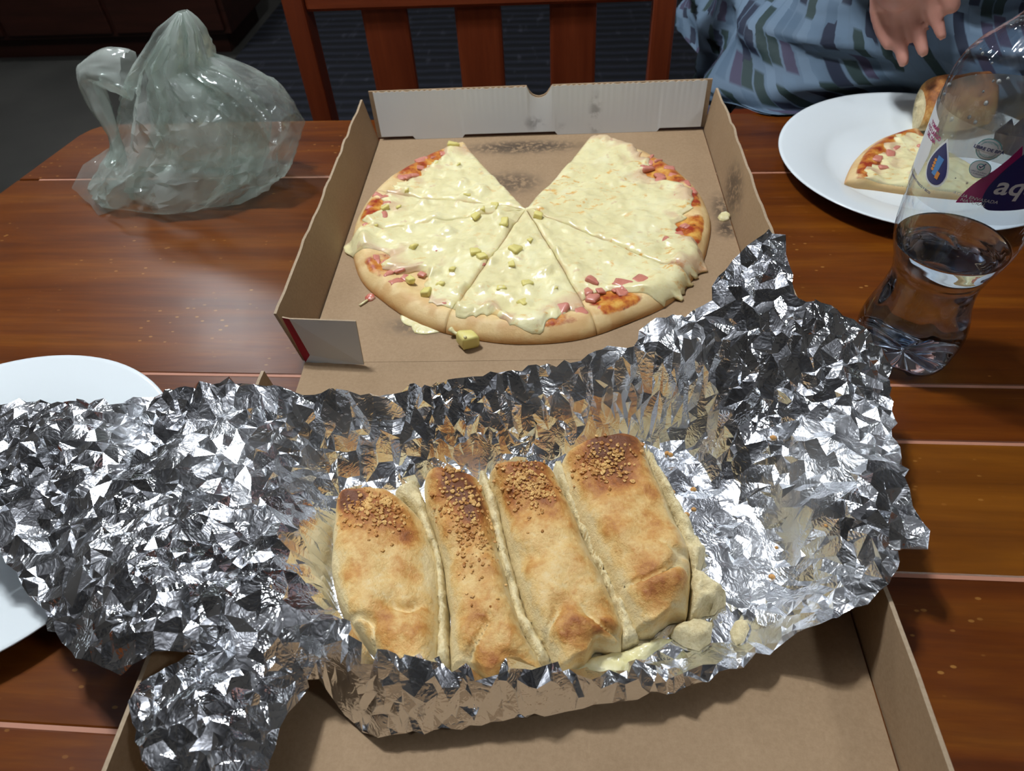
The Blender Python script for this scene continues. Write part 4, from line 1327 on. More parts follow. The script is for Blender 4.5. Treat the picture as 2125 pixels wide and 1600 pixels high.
def foil_top(x, y):
    hit = foil_tree.ray_cast(Vector((x, y, 0.3)), Vector((0, 0, -1)))
    return hit[0].z if hit[0] is not None else 0.0


rc = random.Random(5)
for (x, y) in [(1385, 935), (1392, 940), (1440, 1010), (1395, 1020), (1400, 1045), (1425, 1065), (1610, 1140), (1440, 1055), (1585, 965), (1380, 990), (1600, 1200), (1680, 1160)]:
    p = U(x, y, 0.009)
    s_ = rc.uniform(0.0009, 0.0017)
    V, Fc = sphere((p[0], p[1], foil_top(p[0], p[1]) + s_ * 0.55), (s_ * 1.3, s_, s_ * 0.7), 5, 7)
    tag(mk('bread_crumb', V, Fc, 'toasted_crumbs'), 'tiny toasted crumb scattered on the foil beside the bread', 'crumb', 'crumbs scattered on the foil')

# ------------------------------------------------------------------ slice and bread end on the far plate
def place(cx, cy, ang, scale=1.0):
    c_, s_ = math.cos(ang), math.sin(ang)
    return lambda x, y: (cx + scale * (c_ * x - s_ * y), cy + scale * (s_ * x + c_ * y))


e1, e2 = U(1744, 345, 0.024)[:2], U(1872, 238, 0.024)[:2]
mid_ = (e1 + e2) / 2
dr_ = (e2 - e1) / np.linalg.norm(e2 - e1)
nr_ = np.array([-dr_[1], dr_[0]])  # points left / outward
if nr_[0] > 0: nr_ = -nr_
half = math.degrees(math.asin(np.linalg.norm(e2 - e1) / 2 / 0.155))
apx = mid_ - nr_ * 0.148
ang_ = math.atan2(nr_[1], nr_[0])
tS = pizza_slice('pizza_slice', -half, half, np.array([0.0, 0.0]), np.array([0.0, 0.0]), 0.155, 0.0046, 'cheese pizza slice with orange-browned crust lying on the white plate', None, [(-half, 8, 0.004), (half * 0.5, 8, 0.01)], [(0, 30, 1.0)], [(0.09, 0.01, 0.02, 0.002), (0.11, -0.02, 0.015, 0.002)], place(apx[0], apx[1], ang_), 0, 3, 50, 0.5, plate_rise)
W_ = place(apx[0], apx[1], ang_)
for (lx, ly, s_) in [(0.125, 0.005, 0.012), (0.128, -0.012, 0.010), (0.12, 0.03, 0.010), (0.132, 0.018, 0.011), (0.11, -0.03, 0.012)]:
    wx, wy = W_(lx, ly)
    topping('ham_bit', HAM, (wx, wy, 0.0046 + 0.0118 + float(plate_rise(wx, wy))), s_, tS)
cpr = [U(x, y, 0.030) for x, y in ((1890, 250), (1925, 215), (1965, 185), (2010, 195), (2050, 230))]
bsp = np.array([[0.352, 0.738], [0.365, 0.742], [0.385, 0.745], [0.408, 0.742], [0.425, 0.735]])
n, mm = 40, 28
u = np.linspace(0, 1, n); v = np.linspace(0, 2 * np.pi, mm, endpoint=False)
ax0, ax1 = np.array([0.352, 0.748, 0.0]), np.array([0.422, 0.742, 0.0])
cl = ax0 + (ax1 - ax0) * u[:, None]
rd = 0.025 * (0.75 + 0.25 * np.sqrt(np.clip(1 - (1 - np.clip(u / 0.25, 0, 1)) ** 2, 0, 1))) * np.sqrt(np.clip(1 - np.clip((u - 0.8) / 0.2, 0, 1) ** 2, 0.02, 1))
sd = np.array([-(ax1 - ax0)[1], (ax1 - ax0)[0], 0]); sd /= np.linalg.norm(sd)
zc_ = 0.0052 + rd * 0.95
V = cl[:, None] + rd[:, None, None] * (np.cos(v)[None, :, None] * sd * 1.05) + np.array([0, 0, 1.0]) * (zc_[:, None] + rd[:, None] * np.sin(v) * 0.95)[..., None]
V = V + 0.003 * (fbm(V, 60, 3, 4)[..., None] - 0.5)
V[..., 2] = np.maximum(V[..., 2], 0.0048) + plate_rise(V[..., 0], V[..., 1])
Fc = gridf(n, mm, 0, False, True)
toast = np.repeat((0.25 + 0.35 * np.sin(v) + 0.15)[None], n, 0)
er = thing('bread_end', (0.385, 0.743, 0.0052), 'rolled golden bread end standing behind the slice on the white plate', 'bread')
mk('crust', V.reshape(-1, 3), Fc + [list(range((n - 1) * mm, n * mm))], 'bread_crust', er, True, {'toast': toast.ravel()})
k = np.linspace(1, 0.05, 8)
cmid = V[0].mean(0)
cap = cmid[None, None] + k[:, None, None] * (V[0] - cmid)[None]
cap = cap + (fbm(cap, 130, 3, 5)[..., None] - 0.7) * 0.010 * (1 - k[:, None, None] ** 2) * np.array([-1, 0.1, 0.2]) * -1
mk('torn_inside', cap.reshape(-1, 3), gridf(8, mm, 0, True, True) + [list(range(7 * mm, 8 * mm))], 'bread_crumb', er)

# ------------------------------------------------------------------ water bottle
BT = np.array([0.2443, 0.4085])
bot = thing('water_bottle', (BT[0], BT[1], 0), 'clear plastic water bottle a third full, with printed label', 'bottle')
prof = [(0.0, 0.024), (0.004, 0.0305), (0.010, 0.0340), (0.020, 0.0357), (0.030, 0.0352), (0.042, 0.0332), (0.055, 0.0300), (0.066, 0.0283), (0.075, 0.0281), (0.083, 0.0298), (0.092, 0.0335), (0.102, 0.0362), (0.112, 0.0374), (0.125, 0.0378), (0.165, 0.0384), (0.196, 0.0390), (0.203, 0.0386), (0.210, 0.0372), (0.217, 0.0345), (0.2236, 0.0300), (0.230, 0.0240), (0.236, 0.0185), (0.240, 0.0150), (0.244, 0.0138), (0.252, 0.0136)]
pz = np.array([p[0] for p in prof]); pr = np.array([p[1] for p in prof])
zz = np.concatenate([np.linspace(0, 0.125, 70), np.linspace(0.128, 0.196, 18), np.linspace(0.198, 0.252, 34)])
rr = np.interp(zz, pz, pr)
rr = np.convolve(np.pad(rr, 2, 'edge'), np.ones(5) / 5, 'valid')
na = 96
A = np.linspace(0, 2 * np.pi, na, endpoint=False)
def bottle_r(z, a, r):
    five = 0.0016 * np.cos(5 * a + 0.4) * np.exp(-((z - 0.018) / 0.018) ** 2)            # petal base
    grip = -0.0022 * np.exp(-((z - 0.058) / 0.012) ** 2) * np.clip(np.cos(5 * a + 1.0 + z * 20), 0, 1) ** 2  # oval grips
    rib = 0.0006 * np.exp(-((z - 0.0795) / 0.0022) ** 2) - 0.0007 * np.exp(-((z - 0.128) / 0.0016) ** 2)
    return r + five + grip + rib


Zg, Ag = np.meshgrid(zz, A, indexing='ij')
Rg = bottle_r(Zg, Ag, np.repeat(rr[:, None], na, 1))
foot = 0.005 * np.clip(-np.cos(5 * Ag + 0.4), 0, 1) * smooth(0.012, 0.0, Zg)
Vb = np.stack([BT[0] + Rg * np.cos(Ag), BT[1] + Rg * np.sin(Ag), Zg + foot + 0.0004], -1)
mk('bottle_body', Vb.reshape(-1, 3), gridf(len(zz), na, 0, False, True), 'bottle_plastic', bot)
# blue-tinted petal base
k = np.linspace(1, 0.02, 8)
cap = np.stack([BT[0] + k[:, None] * Rg[0] * np.cos(A), BT[1] + k[:, None] * Rg[0] * np.sin(A), 0.0004 + k[:, None] * foot[0] + 0.009 * (1 - k[:, None] ** 2) + 0 * A], -1)
sel = zz < 0.014
base = np.concatenate([cap[::-1], (Vb * np.array([1, 1, 1]))[sel]], 0)
cen = np.array([BT[0], BT[1], 0])
base = base.copy(); base[..., :2] = BT + (base[..., :2] - BT) * 0.992
mk('bottle_base', base.reshape(-1, 3), gridf(len(base), na, 0, False, True) + [list(range(na - 1, -1, -1))], 'bottle_base_plastic', bot)
# water
WL = 0.0985
zw = np.concatenate([np.linspace(0.005, WL, 60)])
rw = np.interp(zw, zz, rr)
Zw, Aw = np.meshgrid(zw, A, indexing='ij')
Rw = bottle_r(Zw, Aw, np.repeat(rw[:, None], na, 1)) - 0.0006
fw_ = 0.005 * np.clip(-np.cos(5 * Aw + 0.4), 0, 1) * smooth(0.012, 0.0, Zw)
Vw = np.stack([BT[0] + Rw * np.cos(Aw), BT[1] + Rw * np.sin(Aw), Zw + fw_ + 0.0016], -1)
kt = np.linspace(0.97, 0.02, 12)
topw = np.stack([BT[0] + kt[:, None] * Rw[-1] * np.cos(A), BT[1] + kt[:, None] * Rw[-1] * np.sin(A), Vw[-1, 0, 2] + 0.0004 * np.sin(kt[:, None] * 9 + 3 * np.cos(A)) - 0.0006], -1)
botw = np.stack([BT[0] + kt[::-1][:, None] * Rw[0] * np.cos(A), BT[1] + kt[::-1][:, None] * Rw[0] * np.sin(A), Vw[0, :, 2] * 1.0 + 0.004 * (1 - kt[::-1][:, None])], -1)
Vt = np.concatenate([botw, Vw, topw], 0)
Nw = len(Vt)
mk('water', Vt.reshape(-1, 3), gridf(Nw, na, 0, False, True) + [list(range((Nw - 1) * na, Nw * na)), list(range(na - 1, -1, -1))], 'water', bot)
# neck ring and cap
V, Fc = lathe([(0.0136, 0.2475), (0.0165, 0.2475), (0.0165, 0.2505), (0.0136, 0.2505)], (BT[0], BT[1], 0), 40)
mk('neck_ring', V, Fc, 'cap_dark', bot)
pc_ = [(0.0148, 0.2515), (0.0152, 0.253), (0.0152, 0.268), (0.0140, 0.2695), (0.0001, 0.2698)]
V, Fc = lathe(pc_, (BT[0], BT[1], 0), 60)
V = V.reshape(len(pc_), 60, 3); V[1:3, ::2, :2] = BT + (V[1:3, ::2, :2] - BT) * 0.96
mk('cap', V.reshape(-1, 3), Fc, 'cap_white', bot)
# droplets on the inner wall
r_ = random.Random(3)
parts = []
for _ in range(70):
    a = r_.uniform(0, 2 * math.pi); zq = r_.uniform(0.15, 0.222); s_ = r_.choice([0.0004, 0.0006, 0.0008, 0.0012])
    R_ = np.interp(zq, zz, rr) - 0.0006
    V, Fc = sphere((0, 0, 0), (s_, s_, s_ * 1.2), 6, 8)
    parts.append((V + np.array([BT[0] + R_ * math.cos(a), BT[1] + R_ * math.sin(a), zq]), Fc))
V, Fc = join(parts)
tag(mk('water_droplets', V, Fc, 'droplets', bot), kind='stuff')

# label: film wrapped round the bottle, print laid on it
LR = 0.0393
def wrap(deg, z, off=0.0):
    a = np.radians(deg)
    R_ = LR + off + (np.asarray(z) - 0.165) * 0.016
    return np.stack([BT[0] + R_ * np.cos(a), BT[1] + R_ * np.sin(a), np.asarray(z) + 0 * a], -1)


LZ0, LZ1 = 0.139, 0.193
dg, zg = np.meshgrid(np.linspace(-205, -35, 60), np.linspace(LZ0, LZ1, 10), indexing='ij')
lab = mk('label', wrap(dg, zg).reshape(-1, 3), gridf(60, 10), 'label_film', bot)
dg, zg = np.meshgrid(np.linspace(-35, 155, 60), np.linspace(LZ0, LZ1, 10), indexing='ij')
mk('label_back', wrap(dg, zg).reshape(-1, 3), gridf(60, 10), 'label_back', bot)


def ink(name, pts, mat, off, parent=None):
    """flat printed shape: outline in (degrees, z), triangulated and wrapped"""
    pts = np.array(pts, float)
    sc = np.array([LR * math.pi / 180, 1.0])
    e = []
    for i in range(len(pts)):
        a, b = pts[i], pts[(i + 1) % len(pts)]
        k = max(1, int(np.linalg.norm((b - a) * sc) / 0.0015))
        for j in range(k): e.append((a + (b - a) * j / k) * sc)
    e = np.array(e)
    gx, gy = np.meshgrid(np.arange(e[:, 0].min(), e[:, 0].max(), 0.0015), np.arange(e[:, 1].min(), e[:, 1].max(), 0.003))
    q = np.stack([gx.ravel(), gy.ravel()], 1)
    q = q[inside(q, e)]
    R = delaunay_2d_cdt([Vector(p) for p in np.concatenate([e, q])], [], [list(range(len(e)))], 1, 1e-7)
    v = np.array([p[:] for p in R[0]])
    return mk(name, wrap(v[:, 0] / sc[0], v[:, 1], off), [list(f) for f in R[2]], mat, parent or lab)


def ell(cx, cz, rx, rz, n=28):
    a = np.linspace(0, 2 * np.pi, n, endpoint=False)
    return np.c_[cx + rx * np.cos(a) / (LR * math.pi / 180), cz + rz * np.sin(a)]


def bez(p0, p1, p2, n=10):
    t = np.linspace(0, 1, n, endpoint=False)[:, None]
    p0, p1, p2 = map(np.array, (p0, p1, p2))
    return (1 - t) ** 2 * p0 + 2 * t * (1 - t) * p1 + t ** 2 * p2


def ink_text(txt, deg, z, size, mat, off, shear=0.0, bold=0.0, rot=0.0, align='CENTER'):
    cu = bpy.data.curves.new('print', 'FONT')
    cu.body = txt
    cu.size = size
    cu.align_x = align
    cu.align_y = 'CENTER'
    cu.shear = shear
    cu.offset = bold
    cu.resolution_u = 3
    to = bpy.data.objects.new('print', cu)
    COL.objects.link(to)
    bpy.context.view_layer.update()
    me = to.evaluated_get(bpy.context.evaluated_depsgraph_get()).to_mesh()
    v = np.array([p.co[:2] for p in me.vertices]); f = [list(p.vertices) for p in me.polygons]
    to.to_mesh_clear()
    bpy.data.objects.remove(to); bpy.data.curves.remove(cu)
    c_, s_ = math.cos(rot), math.sin(rot)
    v = v @ np.array([[c_, s_], [-s_, c_]])
    return mk('lettering', wrap(deg + v[:, 0] / (LR * math.pi / 180), z + v[:, 1], off), f, mat, lab, False)


# magenta sweep, blue drop with the brand lettering
mag = np.concatenate([bez((-131.5, 0.1485), (-129, 0.160), (-116, 0.172)), bez((-116, 0.172), (-110, 0.179), (-105, 0.1885)), bez((-105, 0.1885), (-98, 0.180), (-100, 0.1485), 8)])
ink('magenta_print', mag, 'ink_magenta', 0.00012)
blue = np.concatenate([bez((-106, 0.1485), (-117, 0.150), (-114, 0.163)), bez((-114, 0.163), (-110, 0.174), (-100, 0.1855)), bez((-100, 0.1855), (-75, 0.193), (-58, 0.178)), bez((-58, 0.178), (-46, 0.160), (-60, 0.1485))])
ink('blue_print', blue, 'ink_blue', 0.00024)
ink_text('aqua', -109.5, 0.1640, 0.0155, 'ink_white', 0.0004, 0.12, 0.0003, 0, 'LEFT')
ink_text('AGUA ENVASADA', -119.5, 0.1540, 0.0029, 'ink_white', 0.0003, 0.15)
ink_text('NATURAL', -119.5, 0.1514, 0.0029, 'ink_white', 0.0003, 0.15)
# drop with a hand and a glass
drop = np.concatenate([bez((-159, 0.178), (-170, 0.1665), (-169, 0.1605)), bez((-169, 0.1605), (-167, 0.1525), (-157.5, 0.1525)), bez((-157.5, 0.1525), (-148, 0.1525), (-147.5, 0.1605)), bez((-147.5, 0.1605), (-148.5, 0.167), (-159, 0.178))])
drc = drop.mean(0)
ink('white_print', drc + (drop - drc) * 1.14, 'ink_white', 0.00010)
ink('blue_print', drop, 'ink_blue', 0.0002)
ink('sky_print', [(-161.5, 0.1580), (-156.5, 0.1575), (-154.5, 0.1690), (-161.0, 0.1695)], 'ink_sky', 0.0003)
for i in range(4):
    ink('orange_print', ell(-162.2, 0.1605 + i * 0.0019, 0.0011, 0.0009, 10), 'ink_orange', 0.0004)
ink('orange_print', [(-157.0, 0.1566), (-153.5, 0.1564), (-153.0, 0.1606), (-156.4, 0.1612)], 'ink_orange', 0.0004)
# round seals
ink('teal_print', ell(-125.5, 0.1832, 0.0062, 0.0062), 'ink_teal', 0.00012)
ink('white_print', ell(-125.5, 0.1832, 0.0057, 0.0057), 'ink_white', 0.0002)
ink('teal_print', ell(-125.5, 0.1832, 0.0046, 0.0046), 'ink_teal', 0.00028)
ink('white_print', ell(-125.5, 0.1832, 0.0043, 0.0043), 'ink_white', 0.00036)
ink('white_print', [(-135, 0.1818), (-116, 0.1818), (-116, 0.1848), (-135, 0.1848)], 'ink_white', 0.00042)
ink_text('LIBRE DE BPA', -125.5, 0.1832, 0.0025, 'ink_blue', 0.0005, 0.1, 0.00008)
ink_text('CERTIFICADO', -125.5, 0.1868, 0.0014, 'ink_teal', 0.0005)
ink_text('CERTIFICADO', -125.5, 0.1796, 0.0014, 'ink_teal', 0.0005)
ink('teal_print', ell(-125.2, 0.1715, 0.0054, 0.0053), 'ink_teal', 0.0003)
ink('white_print', ell(-125.2, 0.1715, 0.0050, 0.0049), 'ink_white', 0.0004)
ink('teal_print', ell(-125.2, 0.1730, 0.0020, 0.0020, 16), 'ink_teal', 0.00046)
ink('white_print', ell(-125.2, 0.1730, 0.0014, 0.0014, 16), 'ink_white', 0.00052)
ink('blue_print', [(-126.6, 0.1732), (-125.3, 0.1721), (-122.2, 0.1752), (-122.8, 0.1755), (-125.3, 0.1729), (-126.2, 0.1737)], 'ink_blue', 0.0006)
ink_text('LIBRE DE SODIO', -125.2, 0.1698, 0.0011, 'ink_blue', 0.0005)
ink_text('Y ALERGENOS', -125.2, 0.1685, 0.0011, 'ink_blue', 0.0005)
# side panel text
ink('white_print', [(-202, 0.150), (-177, 0.150), (-173, 0.165), (-176, 0.185), (-202, 0.190)], 'ink_white', 0.00008)
for i, tx_ in enumerate(('TOMAR', 'A LO LARGO', 'DEL DIA')):
    ink_text(tx_, -180, 0.1805 - i * 0.0034, 0.0034, 'ink_magenta', 0.0002, 0, 0.00012, 0, 'RIGHT' if False else 'CENTER')
ink_text('CONSERVAR EN AMBIENTE FRESCO Y SECO', -155, 0.1468, 0.0019, 'ink_blue', 0.0002, 0, 0.00006, 0, 'RIGHT')
# back of the label seen through the bottle
ink('grey_print', [(20, 0.146), (62, 0.146), (66, 0.158), (58, 0.168), (54, 0.164), (50, 0.170), (45, 0.165), (40, 0.171), (30, 0.160)], 'ink_grey', -0.0004)

# ------------------------------------------------------------------ plastic bag
bag = thing('plastic_bag', (-0.40, 0.645, 0), 'crumpled translucent whitish plastic bag standing on the table corner', 'bag')
# stations: z, x left, x right, y centre, y half depth
stt = np.array([(0.000, -0.500, -0.345, 0.640, 0.040), (0.006, -0.512, -0.325, 0.642, 0.052), (0.020, -0.505, -0.295, 0.648, 0.062), (0.040, -0.482, -0.283, 0.652, 0.062), (0.060, -0.462, -0.279, 0.655, 0.056), (0.080, -0.452, -0.281, 0.656, 0.050), (0.098, -0.444, -0.292, 0.656, 0.044), (0.112, -0.436, -0.306, 0.656, 0.037), (0.124, -0.426, -0.330, 0.656, 0.030), (0.128, -0.420, -0.342, 0.656, 0.026), (0.142, -0.402, -0.341, 0.657, 0.021), (0.158, -0.384, -0.342, 0.658, 0.016), (0.168, -0.370, -0.347, 0.659, 0.010), (0.173, -0.362, -0.352, 0.660, 0.004)])
ZT = 0.173
def bag_at(tu, zq, k=1.0):
    """point on the smooth bag at angle tu (radians) and height zq, shrunk by k"""
    Bs = np.stack([np.interp(zq, stt[:, 0], stt[:, i]) for i in range(1, 5)], 1)
    co, si = np.cos(tu), np.sin(tu)
    cx = (Bs[:, 0] + Bs[:, 1]) / 2; rx = (Bs[:, 1] - Bs[:, 0]) / 2
    return np.stack([cx + k * rx * np.sign(co) * np.abs(co) ** 0.9, Bs[:, 2] + k * Bs[:, 3] * np.sign(si) * np.abs(si) ** 0.9, zq], -1), np.stack([co * Bs[:, 3], si * rx, 0 * si], -1), Bs


def fold(Pq, s, seed): return 1 - np.abs(2 * vn(Pq, s, seed) - 1)
def crumpled(name, k, step, seed, amp_, milk):
    rg = np.random.default_rng(seed)
    WU, HV = 0.42, 0.185
    uu = np.arange(0, WU, step); hv = np.arange(0, HV, step)
    G_ = np.stack(np.meshgrid(uu, hv), -1).reshape(-1, 2) + rg.uniform(-0.42, 0.42, (len(uu) * len(hv), 2)) * step
    G_ = G_[(G_[:, 0] > step * .5) & (G_[:, 0] < WU - step * .5) & (G_[:, 1] > step * .5) & (G_[:, 1] < HV - step * .5)]
    e = [(x, 0) for x in uu] + [(WU, y) for y in hv] + [(x, HV) for x in (WU - uu)] + [(0, y) for y in (HV - hv)]
    R = delaunay_2d_cdt([Vector(p) for p in e + [tuple(q) for q in G_]], [], [list(range(len(e)))], 1, 1e-6)
    v = np.array([p[:] for p in R[0]])
    tu = np.pi / 2 + v[:, 0] / WU * 2 * np.pi
    zq = v[:, 1] / HV * ZT
    P, nd, Bs = bag_at(tu, zq, k)
    nd = nd / (np.linalg.norm(nd, axis=1)[:, None] + 1e-9)
    Q1 = np.stack([np.cos(tu) * 2.4, np.sin(tu) * 2.4, zq * 7], -1)
    Q2 = np.stack([np.cos(tu) * 4.5, np.sin(tu) * 4.5, zq * 26 + 2 * np.cos(tu)], -1)
    dsp = 0.026 * (fold(Q1, 1.0, seed + 5) - 0.85) + 0.013 * (fold(Q2, 1.0, seed + 6) - 0.7) + rg.normal(0, 0.0011, len(v))
    seam_ = np.sin(v[:, 0] / WU * np.pi) ** 0.15
    sc = amp_ * np.minimum(1, Bs[:, 3] / 0.045) * seam_ * (0.3 + 0.7 * smooth(0, 0.015, zq))
    P = P + nd * (dsp * sc)[:, None]
    P[:, 2] = np.maximum(P[:, 2] + 0.008 * (fbm(P, 30, 2, 9) - 0.5) * smooth(0.0, 0.03, zq), 0.0006 + 0.0006 * k)
    mlk = np.clip(smooth(0.38, 0.66, fbm(P * np.array([1, 1, 0.6]), 26, 3, 12 + seed)) * 0.8 + 0.3 * smooth(0.03, 0.0, P[:, 2]) + 0.15, 0, 1) * milk
    o = mk(name, P, [list(f) for f in R[2]], 'bag_plastic', bag, True, {'milky': mlk})
    o.data.set_sharp_from_angle(angle=math.radians(28))
    return o


crumpled('bag_body', 1.0, 0.0052, 5, 1.0, 1.0)
crumpled('inner_layer', 0.66, 0.0075, 8, 0.8, 0.8)
# loose corner lying on the table and the twisted handle
def ribbon(path, wid, seed, twist=0.0):
    path = np.array(path, float)
    t = np.linspace(0, 1, 60)
    k0 = np.linspace(0, 1, len(path))
    c = np.stack([np.interp(t, k0, path[:, i]) for i in range(3)], -1)
    c = np.stack([np.convolve(np.pad(c[:, i], 4, 'edge'), np.ones(9) / 9, 'valid') for i in range(3)], -1)
    wv = np.interp(t, np.linspace(0, 1, len(wid)), wid)
    a = np.linspace(0, 2 * np.pi, 28, endpoint=False)
    V, _ = tube(c, 1.0, 28, False)
    V = V.reshape(60, 28, 3)
    d = V - c[:, None]
    r_ = wv[:, None] * (0.55 + 0.9 * fbm(np.stack([np.cos(a)[None] * 2 + 0 * t[:, None], np.sin(a)[None] * 2 + 0 * t[:, None], t[:, None] * 5 + 0 * a[None]], -1), 1.2, 3, seed))
    return c[:, None] + d * r_[..., None]


V = ribbon([(-0.425, 0.655, 0.118), (-0.448, 0.655, 0.123), (-0.470, 0.656, 0.123), (-0.474, 0.656, 0.112), (-0.471, 0.652, 0.088), (-0.468, 0.648, 0.060), (-0.472, 0.642, 0.040), (-0.478, 0.640, 0.030)], [0.020, 0.016, 0.010, 0.010, 0.010, 0.006, 0.008, 0.010], 5)
mk('handle', V.reshape(-1, 3), gridf(60, 28, 0, True, True), 'bag_plastic', bag, True, {'milky': np.full(60 * 28, 1.0)})
cn = np.array([U(150, 388, 0.012), U(172, 342, 0.030), U(235, 300, 0.045), U(300, 330, 0.03), U(310, 395, 0.006), U(262, 428, 0.002), U(207, 444, 0.002), U(180, 420, 0.003)])
cm = np.array([-0.475, 0.632, 0.030])
kk = np.linspace(0, 1, 24)
aa = np.linspace(0, 8, 96, endpoint=False)
rim = np.stack([np.interp(aa, np.arange(9), np.r_[cn[:, i], cn[0, i]]) for i in range(3)], -1)
G = cm + kk[:, None, None] * (rim - cm)[None]
G[..., 2] += 0.016 * (1 - kk[:, None] ** 2) * 0.6
G = G + 0.012 * (fbm(G, 45, 3, 71)[..., None] - 0.5) * (kk * (1.15 - kk))[:, None, None] * 3
G[..., 2] = np.maximum(G[..., 2], 0.0008)
mk('loose_corner', G.reshape(-1, 3), gridf(24, 96, 0, False, True), 'bag_plastic', bag, True, {'milky': np.clip(0.2 + 0.5 * fbm(G, 40, 2, 3), 0, 1).ravel()})

# ------------------------------------------------------------------ person at the far right
per = thing('person', (0.50, 1.15, ZF), 'seated person in loose blue printed tunic, one hand hanging over the plate', 'person')
def capsule(a, b, ra, rb, n=14):
    a, b = np.array(a, float), np.array(b, float)
    t = np.linspace(0, 1, 6)
    pts = [a + (b - a) * x for x in t]; rad = [ra + (rb - ra) * x for x in t]
    return [tube(pts, rad, n), sphere(a, ra, 10, n), sphere(b, rb, 10, n)]


def chain(P_, R_):
    r = []
    for i in range(len(P_) - 1): r += capsule(P_[i], P_[i + 1], R_[i], R_[i + 1])
    return r


parts = []
pel, chest, neck, head = (0.50, 1.20, -0.20), (0.48, 1.12, 0.22), (0.47, 1.08, 0.43), (0.465, 1.05, 0.56)
parts += chain([(0.50, 1.20, -0.16), (0.49, 1.17, 0.0), chest], [0.12, 0.13, 0.14])
parts += [sphere((0.48, 1.12, 0.25), (0.19, 0.11, 0.14), 14, 20)]
parts += chain([chest, neck, head], [0.10, 0.052, 0.055])
parts += [sphere((0.465, 1.045, 0.585), (0.076, 0.095, 0.108), 18, 24), sphere((0.465, 0.990, 0.525), (0.045, 0.045, 0.045), 12, 16), sphere((0.465, 0.947, 0.560), (0.012, 0.016, 0.018), 8, 10), sphere((0.465, 0.952, 0.522), (0.022, 0.010, 0.007), 8, 10), sphere((0.388, 1.045, 0.565), (0.010, 0.020, 0.030), 8, 10), sphere((0.542, 1.045, 0.565), (0.010, 0.020, 0.030), 8, 10)]
for s_ in (-1, 1):
    hx = 0.50 + s_ * 0.09
    parts += chain([(hx, 1.18, -0.195), (hx + s_ * 0.04, 0.88, -0.205), (hx + s_ * 0.03, 0.86, -0.62)], [0.080, 0.062, 0.042])
    parts += chain([(hx + s_ * 0.03, 0.86, -0.69), (hx + s_ * 0.035, 0.74, -0.725)], [0.036, 0.024])
    parts += chain([(hx + s_ * 0.03, 0.86, -0.62), (hx + s_ * 0.03, 0.865, -0.70)], [0.042, 0.038])
# right arm (at the viewer's left) reaches forward and lets the hand hang
def hp(px, py, Y):
    d = ((px - 1062.5) * XR - (py - 800) * UR) / F + FW
    return tuple(CAM + Y / d[1] * d)


wr = hp(1850, -130, 0.778)
parts += chain([(0.335, 1.08, 0.33), (0.235, 0.93, 0.25), (0.285, 0.80, 0.19), wr], [0.052, 0.042, 0.032, 0.025])
parts += chain([wr, hp(1864, -70, 0.772), hp(1868, -30, 0.770)], [0.025, 0.027, 0.022])
parts += chain([hp(1838, -80, 0.778), hp(1836, -30, 0.779)], [0.018, 0.013]) + chain([hp(1888, -80, 0.764), hp(1898, -35, 0.762)], [0.018, 0.013])
fing = [[hp(1826, -30, 0.784), hp(1820, 25, 0.783), hp(1830, 66, 0.776), hp(1844, 94, 0.766)],
        [hp(1856, -25, 0.775), hp(1862, 46, 0.772), hp(1868, 94, 0.764), hp(1875, 128, 0.753)],
        [hp(1886, -28, 0.767), hp(1898, 36, 0.762), hp(1908, 78, 0.754), hp(1916, 108, 0.745)],
        [hp(1912, -35, 0.759), hp(1934, 16, 0.753), hp(1946, 48, 0.746), hp(1954, 74, 0.739)]]
for i, f in enumerate(fing):
    r0 = (0.0074, 0.0078, 0.0076, 0.0068)[i]
    parts += chain(f, [r0 * 1.25, r0, r0 * 0.9, r0 * 0.72])
parts += chain([hp(1900, -95, 0.765), hp(1950, -60, 0.752), hp(1970, -20, 0.745), hp(1976, 12, 0.740)], [0.015, 0.0105, 0.0090, 0.0075])
# left arm rests on the lap
parts += chain([(0.64, 1.10, 0.32), (0.70, 1.06, 0.06), (0.60, 0.93, -0.10), (0.58, 0.90, -0.125)], [0.052, 0.042, 0.030, 0.028])
for i in range(4):
    x_ = 0.555 + i * 0.017
    parts += chain([(x_ + 0.004, 0.895, -0.13), (x_, 0.865, -0.135), (x_ - 0.002, 0.845, -0.143), (x_ - 0.002, 0.83, -0.153)], [0.0125, 0.0095, 0.0088, 0.0075])
parts += chain([(0.60, 0.905, -0.125), (0.622, 0.885, -0.133), (0.630, 0.868, -0.14)], [0.015, 0.011, 0.009])
V, Fc = join(parts)
body = mk('body', V, Fc, 'skin', per, True)
rm_ = body.modifiers.new('union', 'REMESH'); rm_.mode = 'VOXEL'; rm_.voxel_size = 0.0030; rm_.use_smooth_shade = True
sm__ = body.modifiers.new('soft', 'SMOOTH'); sm__.factor = 0.5; sm__.iterations = 4
# hair and eyes
V, Fc = sphere((0.465, 1.060, 0.600), (0.088, 0.102, 0.108), 24, 32)
V = V + 0.010 * (fbm(V * np.array([3, 3, 1]), 30, 2, 3)[:, None] - 0.5)
keepv = lambda p: not (p[1] < 1.0 and p[2] < 0.625)
Fk = [f for f in Fc if all(keepv(V[i]) for i in f)]
mk('hair', V, Fk, 'hair', per)
for s_ in (-1, 1):
    V, Fc = sphere((0.465 + s_ * 0.030, 0.962, 0.575), 0.012, 10, 12)
    mk('eye', V, Fc, 'eye', per)
